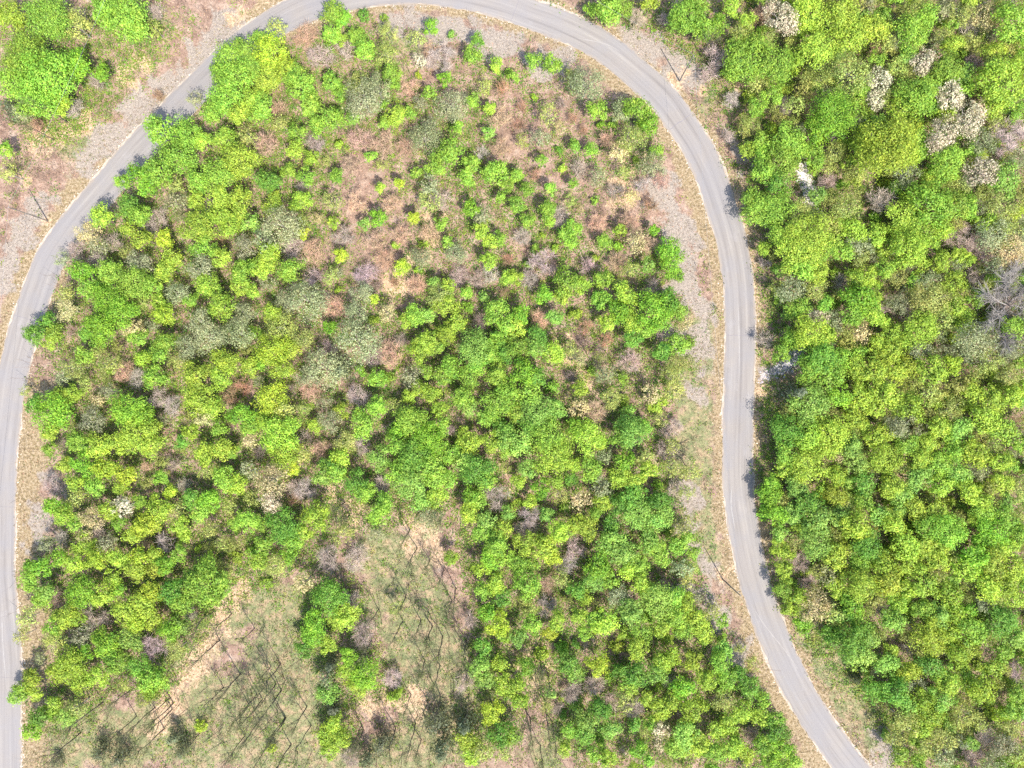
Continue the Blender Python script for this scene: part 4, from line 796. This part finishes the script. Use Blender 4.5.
BARE = [(240, 674), (224, 687), (257, 694), (263, 699), (285, 718), (174, 703), (171, 697), (266, 686), (281, 664), (276, 684), (200, 733), (155, 707), (173, 709), (137, 716), (220, 640), (232, 614), (255, 628), (214, 611),
        (165, 728), (80, 733), (104, 701), (286, 718), (271, 666), (291, 744), (307, 706), (270, 742), (311, 725), (421, 620), (432, 626), (443, 636), (406, 596), (379, 609), (416, 723), (396, 728), (421, 739), (428, 700), (411, 694),
        (441, 696), (403, 620), (444, 570), (430, 560), (456, 588), (452, 600), (372, 640), (417, 548), (410, 530), (443, 515), (362, 724), (364, 729), (535, 660), (545, 700), (530, 718), (540, 745), (525, 700), (552, 722), (466, 640), (470, 655),
        (345, 502), (350, 515), (672, 440), (676, 520), (593, 365), (570, 360), (615, 368), (540, 660), (68, 122), (55, 140), (701, 57), (1003, 318), (548, 672), (130, 690), (260, 720), (250, 705), (245, 735), (282, 690), (440, 665), (425, 660)]
BREG = [(215, 620, "at the upper end of the clearing's dirt track"), (165, 710, "beside the lower dirt track"), (90, 720, "by the lower left wood's tip"), (240, 690, "in the middle of the left clearing"), (290, 730, "at the bottom of the left clearing"),
        (280, 670, "on the east side of the left clearing"), (420, 540, "at the top of the bare lower slope"), (450, 590, "on the upper bare slope"), (400, 610, "on the west of the bare slope"), (430, 640, "on the middle bare slope"),
        (420, 710, "in the lower middle clearing"), (365, 725, "under the clump between the clearings"), (540, 665, "in the brown gap's upper end"), (540, 720, "in the brown gap's lower end"), (345, 510, "in the small tan gap"),
        (590, 365, "in the tan gap right of centre"), (675, 480, "on the verge inside the right road"), (60, 130, "on the bank near the left pole"), (701, 57, "behind the upper right pole"), (1003, 318, "near the right border"), (470, 650, "against the lower central wood")]
bl = []
for j, (x, y) in enumerate(BARE):
    b_ = int(((np.array([r[:2] for r in BREG]) - [x, y]) ** 2).sum(1).argmin())
    bl.append(dict(px=x, py=y, reg=b_))
by_ = {}
for q in bl: by_.setdefault(q['reg'], []).append(q)
for b_, qs in by_.items():
    qs.sort(key=lambda q: q['px'])
    for i, q in enumerate(qs):
        base = f"tall thin leafless tree {BREG[b_][2]}"
        q['label'] = base if len(qs) == 1 else base + ", " + ("rightmost" if i == len(qs) - 1 else ORD[i])
for j, q in enumerate(bl):
    wx, wy = g2w(q['px'], q['py'])
    tr, cr = bare_protos[j % 6]
    o = bpy.data.objects.new("leafless_tree", None); col.objects.link(o); o.empty_display_size = 0.3
    k = bpy.data.objects.new("trunk", tr); col.objects.link(k); k.parent = o
    k = bpy.data.objects.new("crown", cr); col.objects.link(k); k.parent = o; k.color = (*srgb_alb((150, 155, 100), 1.7), 1)
    o.location = (wx, wy, 0.0); o.rotation_euler = (0, 0, random.uniform(0, 6.28)); s_ = random.uniform(0.85, 1.2); o.scale = (s_, s_, s_)
    o["label"] = q['label']; o["category"] = "tree"; o["group"] = "tall leafless trees in the clearings"

# the bare grey tree by the right border: thick pale limbs spreading low
M_DEAD = plain_material("grey_limb", (0.17, 0.15, 0.135), (0.32, 0.29, 0.26), 3.0)
def dead_tree():
    rg = np.random.default_rng(4); tr = Soup(); cr = Soup()
    tr.add(*path_tube([(0, 0, -0.1), (0.1, 0.05, 1.4), (0.05, 0.1, 3.0)], [0.26, 0.21, 0.15], 8))
    P0, P1 = [], []
    for j in range(11):
        an = j * 6.283 / 11 + rg.normal() * 0.2; L = rg.uniform(3.0, 5.2)
        z0 = rg.uniform(1.6, 3.0); d = np.array([math.cos(an), math.sin(an), rg.uniform(0.25, 0.9)])
        p = [np.array([0.05, 0.08, z0])]
        for s in range(3): p.append(p[-1] + d * L / 3 + rg.normal(size=3) * 0.22)
        cr.add(*path_tube(p, [0.075, 0.055, 0.035, 0.014], 6))
        for s in range(60):
            t_ = rg.uniform(0.25, 1.0) * 3; i = min(int(t_), 2); q = p[i] + (p[i + 1] - p[i]) * (t_ - i)
            dd_ = d * 0.7 + rg.normal(size=3) * 0.55; P0.append(q); P1.append(q + dd_ / np.linalg.norm(dd_) * rg.uniform(0.6, 1.7))
    P0, P1 = np.array(P0), np.array(P1); cr.add(*tubes(P0, P1, 0.035, 0.012, 4, rg))
    n = 3200; i = rg.choice(len(P0), n); q = P0[i] + (P1[i] - P0[i]) * rg.uniform(0.3, 1, n)[:, None]; d = norm((P1 - P0)[i] + rg.normal(size=(n, 3)) * 0.6)
    cr.add(*tubes(q, q + d * rg.uniform(0.4, 1.0, n)[:, None], 0.02, 0.008, 3, rg))
    return tr.mesh("dead_trunk", M_PALEBARK, True), cr.mesh("dead_limbs", M_DEAD)
tr, cr = dead_tree()
o = bpy.data.objects.new("dead_tree", None); col.objects.link(o); o.scale = (1.45, 1.45, 1.2)
for nm, m_ in (("trunk", tr), ("crown", cr)):
    k = bpy.data.objects.new(nm, m_); col.objects.link(k); k.parent = o
o.location = (*g2w(1004, 306, 3.0), 0.05); o["label"] = "bare pale grey tree with thick spreading limbs at the right border"; o["category"] = "tree"

# ------------------------------------------------------------------ utility poles and wires
M_POLE = plain_material("weathered_pole", (0.13, 0.11, 0.095), (0.23, 0.20, 0.17), 2.0)
M_METAL = plain_material("grey_metal", (0.28, 0.28, 0.29), (0.36, 0.36, 0.37), 4.0, 0.5)
M_PORC = plain_material("insulator_glaze", (0.30, 0.28, 0.27), (0.40, 0.38, 0.36), 4.0, 0.3)
M_WIRE = plain_material("wire", (0.2, 0.2, 0.21), (0.28, 0.28, 0.29), 4.0, 0.5)
PH = 9.2
def pole(px, py, wire_dir, label):
    o = bpy.data.objects.new("utility_pole", None); col.objects.link(o)
    sp = Soup(); zs = np.linspace(-0.3, PH, 8)
    sp.add(*path_tube([(0, 0, z) for z in zs], np.linspace(0.12, 0.08, 8), 10))
    sp.add(*path_tube([(0, 0, PH - 0.01), (0, 0, PH + 0.03)], [0.09, 0.02], 10))
    link("shaft", sp.mesh("pole_shaft", M_POLE, True), o)
    ins = Soup(); prof = [(0, 0.03), (0.05, 0.07), (0.09, 0.045), (0.13, 0.075), (0.18, 0.05), (0.24, 0.02)]
    ins.add(*path_tube([(0, 0, PH + 0.02 + z) for z, r in prof], [r for z, r in prof], 10))
    link("insulator", ins.mesh("insulator", M_PORC, True), o)
    br = Soup(); a_ = wire_dir + math.pi / 2
    br.add(*path_tube([(0.1 * math.cos(a_), 0.1 * math.sin(a_), PH - 1.6), (0.34 * math.cos(a_), 0.34 * math.sin(a_), PH - 1.55)], [0.03, 0.03], 6))
    br.add(*path_tube([(0.34 * math.cos(a_), 0.34 * math.sin(a_), PH - 1.7), (0.34 * math.cos(a_), 0.34 * math.sin(a_), PH - 1.4)], [0.045, 0.045], 8))
    link("bracket", br.mesh("bracket", M_METAL), o)
    x, y = g2w(px, py); o.location = (x, y, 0.05)
    o["label"] = label; o["category"] = "utility pole"; o["group"] = "wooden utility poles along the road"
    return Vector((x, y, PH + 0.3))
p1 = pole(48, 221, 1.4, "wooden utility pole outside the left road on a pale patch of soil")
p2 = pole(679.5, 81, 2.6, "wooden utility pole outside the top right bend on pinkish gravel")
p3 = pole(722.5, 579, -1.2, "wooden utility pole on the dry verge inside the lower right road")
def wire(a_, b_, sag, label):
    n = 40; sp = Soup(); pts = []
    for i in range(n + 1):
        t_ = i / n; v = a_.lerp(b_, t_); pts.append((v.x, v.y, v.z - sag * 4 * t_ * (1 - t_)))
    sp.add(*path_tube(pts, [0.013] * (n + 1), 5))
    o = link("power_line", sp.mesh("power_line", M_WIRE, True)); o["label"] = label; o["category"] = "wire"; o["group"] = "overhead wires between the poles"
wire(p1, Vector((*g2w(-20, 860), PH + 0.3)), 1.4, "thin overhead wire running down along the left road")
wire(p1, Vector((*g2w(180, -80), PH + 0.3)), 1.2, "thin overhead wire over the pale gravel bank at upper left")
wire(p2, p3, 1.4, "thin overhead wire along the right road between two poles")
wire(p2, Vector((*g2w(430, -70), PH + 0.3)), 1.3, "thin overhead wire crossing the top right bend")
wire(p3, Vector((*g2w(900, 900), PH + 0.3)), 1.2, "thin overhead wire along the lower right road")

# ------------------------------------------------------------------ scattered ground stuff
def in_frame(n, rg, pad=4):
    return np.stack([rg.uniform(-87 - pad, 87 + pad, n), rg.uniform(-65.3 - pad, 65.3 + pad, n)], 1)
ZX, ZY = xs, ys
def samp(field, xy):
    i = np.clip(np.searchsorted(ZX, xy[:, 0]), 0, nx - 1); j = np.clip(np.searchsorted(ZY, xy[:, 1]), 0, ny - 1)
    return field.reshape(ny, nx)[j, i]
rg = np.random.default_rng(21)
def pts(n, weight):
    xy = in_frame(n, rg); d = samp(dr, xy); ok = (np.abs(d) > HALF + 0.15) & (rg.random(n) < weight(xy))
    xy = xy[ok]; return np.concatenate([xy, samp(gz, xy)[:, None]], 1)
wood = lambda xy: np.clip(1 - 0.9 * samp(zo, xy) - 0.85 * samp(zg, xy) - 0.5 * samp(zs, xy) - 0.7 * samp(zd, xy), 0.03, 1) * np.clip(0.45 + 0.9 * wob(xy, 0.25, 5), 0.12, 1)
# fallen leaves
P = pts(150000, lambda xy: np.clip(wood(xy) + 0.25, 0, 1))
n = len(P); lf = Soup(); k = rg.uniform(0.6, 1.4, n)
V, F = leaf_quads(P + np.array([0, 0, 0.05]), norm(rg.normal(size=(n, 3)) * 0.45 + np.array([0, 0, 1.0])), 0.20 * k, 0.14 * k, rg, 0.08)
pal = np.array([alb(212, 166, 132), alb(190, 140, 110), alb(228, 198, 166), alb(162, 122, 100), alb(206, 178, 156), alb(184, 160, 134)])
lf.add(V, F, np.repeat(pal[rg.choice(6, n)], 4, 0))
o = link("leaf_litter", lf.mesh("leaf_litter", M_TINT)); o["kind"] = "stuff"
# leafless brushwood: thin leaning stems with side twigs
P = pts(64000, lambda xy: wood(xy) * np.clip(1.25 - green_cover(xy) * 0.8, 0.1, 1)); n = len(P)
hh = rg.uniform(0.8, 3.8, n); d = norm(rg.normal(size=(n, 3)) * np.array([0.28, 0.28, 0]) + np.array([0, 0, 1.0]))
bw = Soup(); T = P + d * hh[:, None]
pal = np.array([alb(174, 144, 126), alb(202, 164, 140), alb(150, 122, 108), alb(216, 188, 166), alb(188, 166, 150)])
tn = pal[rg.choice(5, n)]
V, F = tubes(P, T, 0.024, 0.009, 3, rg); bw.add(V, F, np.repeat(tn, 6, 0))
for q in range(3):
    f = rg.uniform(0.35, 0.95, n)[:, None]; b0 = P + (T - P) * f; d2 = norm(d * 0.8 + rg.normal(size=(n, 3)) * 0.6)
    V, F = tubes(b0, b0 + d2 * (hh * rg.uniform(0.2, 0.45, n))[:, None], 0.012, 0.005, 3, rg); bw.add(V, F, np.repeat(tn, 6, 0))
P = pts(3000, lambda xy: np.clip(samp(zs, xy) * 0.55 * (samp(dr, xy) > 12), 0, 1)); n = len(P)       # tall dead stems in the clearings
hh = rg.uniform(4.5, 10.5, n); d = norm(rg.normal(size=(n, 3)) * np.array([0.10, 0.10, 0]) + np.array([0, 0, 1.0])); T = P + d * hh[:, None]
pal = np.array([alb(104, 94, 86), alb(140, 126, 114), alb(84, 76, 70)]); tn = pal[rg.choice(3, n)]
M_ = P + d * hh[:, None] * 0.55 + rg.normal(size=(n, 3)) * 0.12
V, F = tubes(P, M_, 0.052, 0.036, 3, rg); bw.add(V, F, np.repeat(tn, 6, 0)); V, F = tubes(M_, T, 0.036, 0.012, 3, rg); bw.add(V, F, np.repeat(tn, 6, 0))
for q in range(4):
    f = rg.uniform(0.1, 0.9, n)[:, None]; b0 = M_ + (T - M_) * f; d2 = norm(d * 0.8 + rg.normal(size=(n, 3)) * 0.5)
    V, F = tubes(b0, b0 + d2 * (hh * rg.uniform(0.1, 0.22, n))[:, None], 0.013, 0.005, 3, rg); bw.add(V, F, np.repeat(tn, 6, 0))
o = link("brushwood", bw.mesh("brushwood", M_TINT)); o["kind"] = "stuff"
# grass tufts on verges and clearings
gr = Soup()
def tufts(n, weight, L, Wd, palette, blades=5, dens=1.0):
    P = pts(n, weight); n = len(P)
    P = np.repeat(P, blades, 0); P[:, :2] += rg.normal(size=(len(P), 2)) * 0.10
    d = norm(rg.normal(size=(len(P), 3)) * np.array([0.7, 0.7, 0.1]) + np.array([0, 0, 0.8])); k = rg.uniform(0.6, 1.3, len(P))
    side = norm(np.cross(d, np.array([0, 0, 1.0]) + rg.normal(size=d.shape) * 0.2))
    A, B = P - side * Wd / 2, P + side * Wd / 2; Cp = P + d * (L * k)[:, None] * 0.6 + side * Wd * 0.3; Dp = P + d * (L * k)[:, None] + np.array([0, 0, -0.25 * L])
    V = np.stack([A, B, Cp, Dp], 1).reshape(-1, 3); F = np.arange(len(V)).reshape(-1, 4)
    gr.add(V, F, np.repeat(np.repeat(palette[rg.choice(len(palette), n)], blades, 0), 4, 0))
tufts(60000, lambda xy: np.clip(samp(zo, xy) * (samp(zo, xy) > 0.4), 0, 1) * 0.8 * (samp(np.abs(dr), xy) < 10), 0.34, 0.05, np.array([alb(202, 176, 130), alb(178, 152, 110), alb(214, 196, 160), alb(164, 162, 98), alb(158, 132, 100)]))
tufts(90000, lambda xy: samp(zs, xy) * 0.75, 0.32, 0.05, np.array([alb(166, 166, 104), alb(192, 176, 128), alb(210, 188, 148), alb(150, 160, 90), alb(196, 166, 126)]))
tufts(40000, lambda xy: np.clip(samp(zg, xy) * 0.35 + 0.10 * (np.abs(samp(dr, xy)) > 8) * (wob(xy, 0.3, 9) > 0.1), 0, 1), 0.28, 0.045, np.array([alb(206, 184, 140), alb(180, 176, 110), alb(170, 150, 120)]))
o = link("grass", gr.mesh("grass", M_TINT)); o["kind"] = "stuff"
# low weeds and seedlings
wd = Soup(); P = pts(100000, lambda xy: np.clip(np.clip((green_cover(xy) - 0.75) * 0.75, 0, 0.9) + 0.12 * (wob(xy, 0.22, 12) > -0.1), 0.03, 1) * np.clip(1 - samp(zo, xy) - samp(zg, xy), 0.04, 1)); n = len(P); bl_ = 12
sz = np.repeat(rg.uniform(0.2, 0.7, n), bl_)
Q = np.repeat(P, bl_, 0) + rg.normal(size=(n * bl_, 3)) * np.array([1, 1, 0.35]) * sz[:, None]; Q[:, 2] = np.abs(Q[:, 2]) + 0.12
V, F = leaf_quads(Q, norm(rg.normal(size=Q.shape) * 0.5 + np.array([0, 0, 0.9])), 0.26, 0.17, rg)
pal = np.array([srgb_alb(c, 1.7) for c in ((140, 190, 50), (170, 200, 60), (120, 175, 60), (180, 190, 90), (150, 165, 90))])
wd.add(V, F, np.repeat(np.repeat(pal[rg.choice(5, n)], bl_, 0), 4, 0))
for Vv, Ff, Tt in zip(wd.V, wd.F, wd.T): thicket.add(Vv, Ff - 0, Tt)
o = link("undergrowth", thicket.mesh("undergrowth", M_MASS)); o["kind"] = "stuff"

# stones: roadside grit, the culvert's apron and the white gully
def stones(P, R, tint, name):
    n = len(P); sp = Soup()
    base = np.array([[1, 0, 0], [0, 1, 0], [-1, 0, 0], [0, -1, 0], [0, 0, 0.8]], float)
    V = base[None] * R[:, None, None] * rg.uniform(0.6, 1.2, (n, 5, 1)); a_ = rg.uniform(0, 6.28, n); ca, sa = np.cos(a_)[:, None], np.sin(a_)[:, None]
    V = np.stack([V[..., 0] * ca - V[..., 1] * sa, V[..., 0] * sa + V[..., 1] * ca, V[..., 2]], 2) + P[:, None]
    b = (np.arange(n) * 5)[:, None]; F = np.concatenate([b + np.array([[i, (i + 1) % 4, 4]]) for i in range(4)], 0)
    sp.add(V.reshape(-1, 3), F, np.repeat(tint, 5, 0)); o = link(name, sp.mesh(name, M_STONE)); o["kind"] = "stuff"
M_STONE = leaf_material("stone", attr="tint", trans=0.0, vary=0.2, hue=0.02, rough=0.9)
n = 9000; i = rg.integers(0, len(RL), n); sd_ = rg.choice([-1, 1], n); ew = np.where(sd_ < 0, wo[i], wi[i]); okk = rg.random(n) < ew * 1.6 + 0.06
i, sd_ = i[okk], sd_[okk]; off = HALF + np.abs(rg.normal(size=len(i))) * 0.35 + 0.02
Pxy = RL[i] + RN[i] * (sd_ * off)[:, None] + RT[i] * rg.uniform(-0.3, 0.3, len(i))[:, None]
pal = np.array([alb(246, 236, 216), alb(226, 206, 180), alb(240, 220, 196)])
stones(np.concatenate([Pxy, np.full((len(i), 1), -0.01)], 1), rg.uniform(0.05, 0.15, len(i)), pal[rg.choice(3, len(i))], "gravel")
P = pts(70000, lambda xy: samp(zg, xy) * 0.6 + 0.015); pal = np.array([alb(206, 192, 174), alb(186, 172, 156), alb(160, 146, 132), alb(216, 202, 182)])
stones(P, rg.uniform(0.035, 0.10, len(P)), pal[rg.choice(4, len(P))], "pebble_gravel")
def path_stones(line, wpx, n, r, pal, name):
    L = to_w(line); t_ = rg.uniform(0, len(L) - 1.001, n); j = t_.astype(int); Q = L[j] + (L[j + 1] - L[j]) * (t_ - j)[:, None] + rg.normal(size=(n, 2)) * wpx * S * 0.5
    stones(np.concatenate([Q, samp(gz, Q)[:, None] + 0.03], 1), rg.uniform(*r, n), pal[rg.choice(len(pal), n)], name)
path_stones([(802, 166), (805, 178), (808, 188), (812, 205)], 6.5, 1300, (0.1, 0.3), np.array([alb(240, 228, 218), alb(222, 206, 194), alb(246, 238, 230)]), "gully_gravel")
path_stones([(761, 378), (770, 373), (776, 371)], 5.0, 260, (0.1, 0.32), np.array([alb(222, 208, 198), alb(206, 188, 170), alb(192, 184, 186)]), "culvert_gravel")
path_stones([(776, 371), (786, 366), (792, 358), (802, 347)], 6.0, 420, (0.12, 0.38), np.array([alb(214, 208, 206), alb(190, 186, 190), alb(228, 220, 214)]), "culvert_rubble")
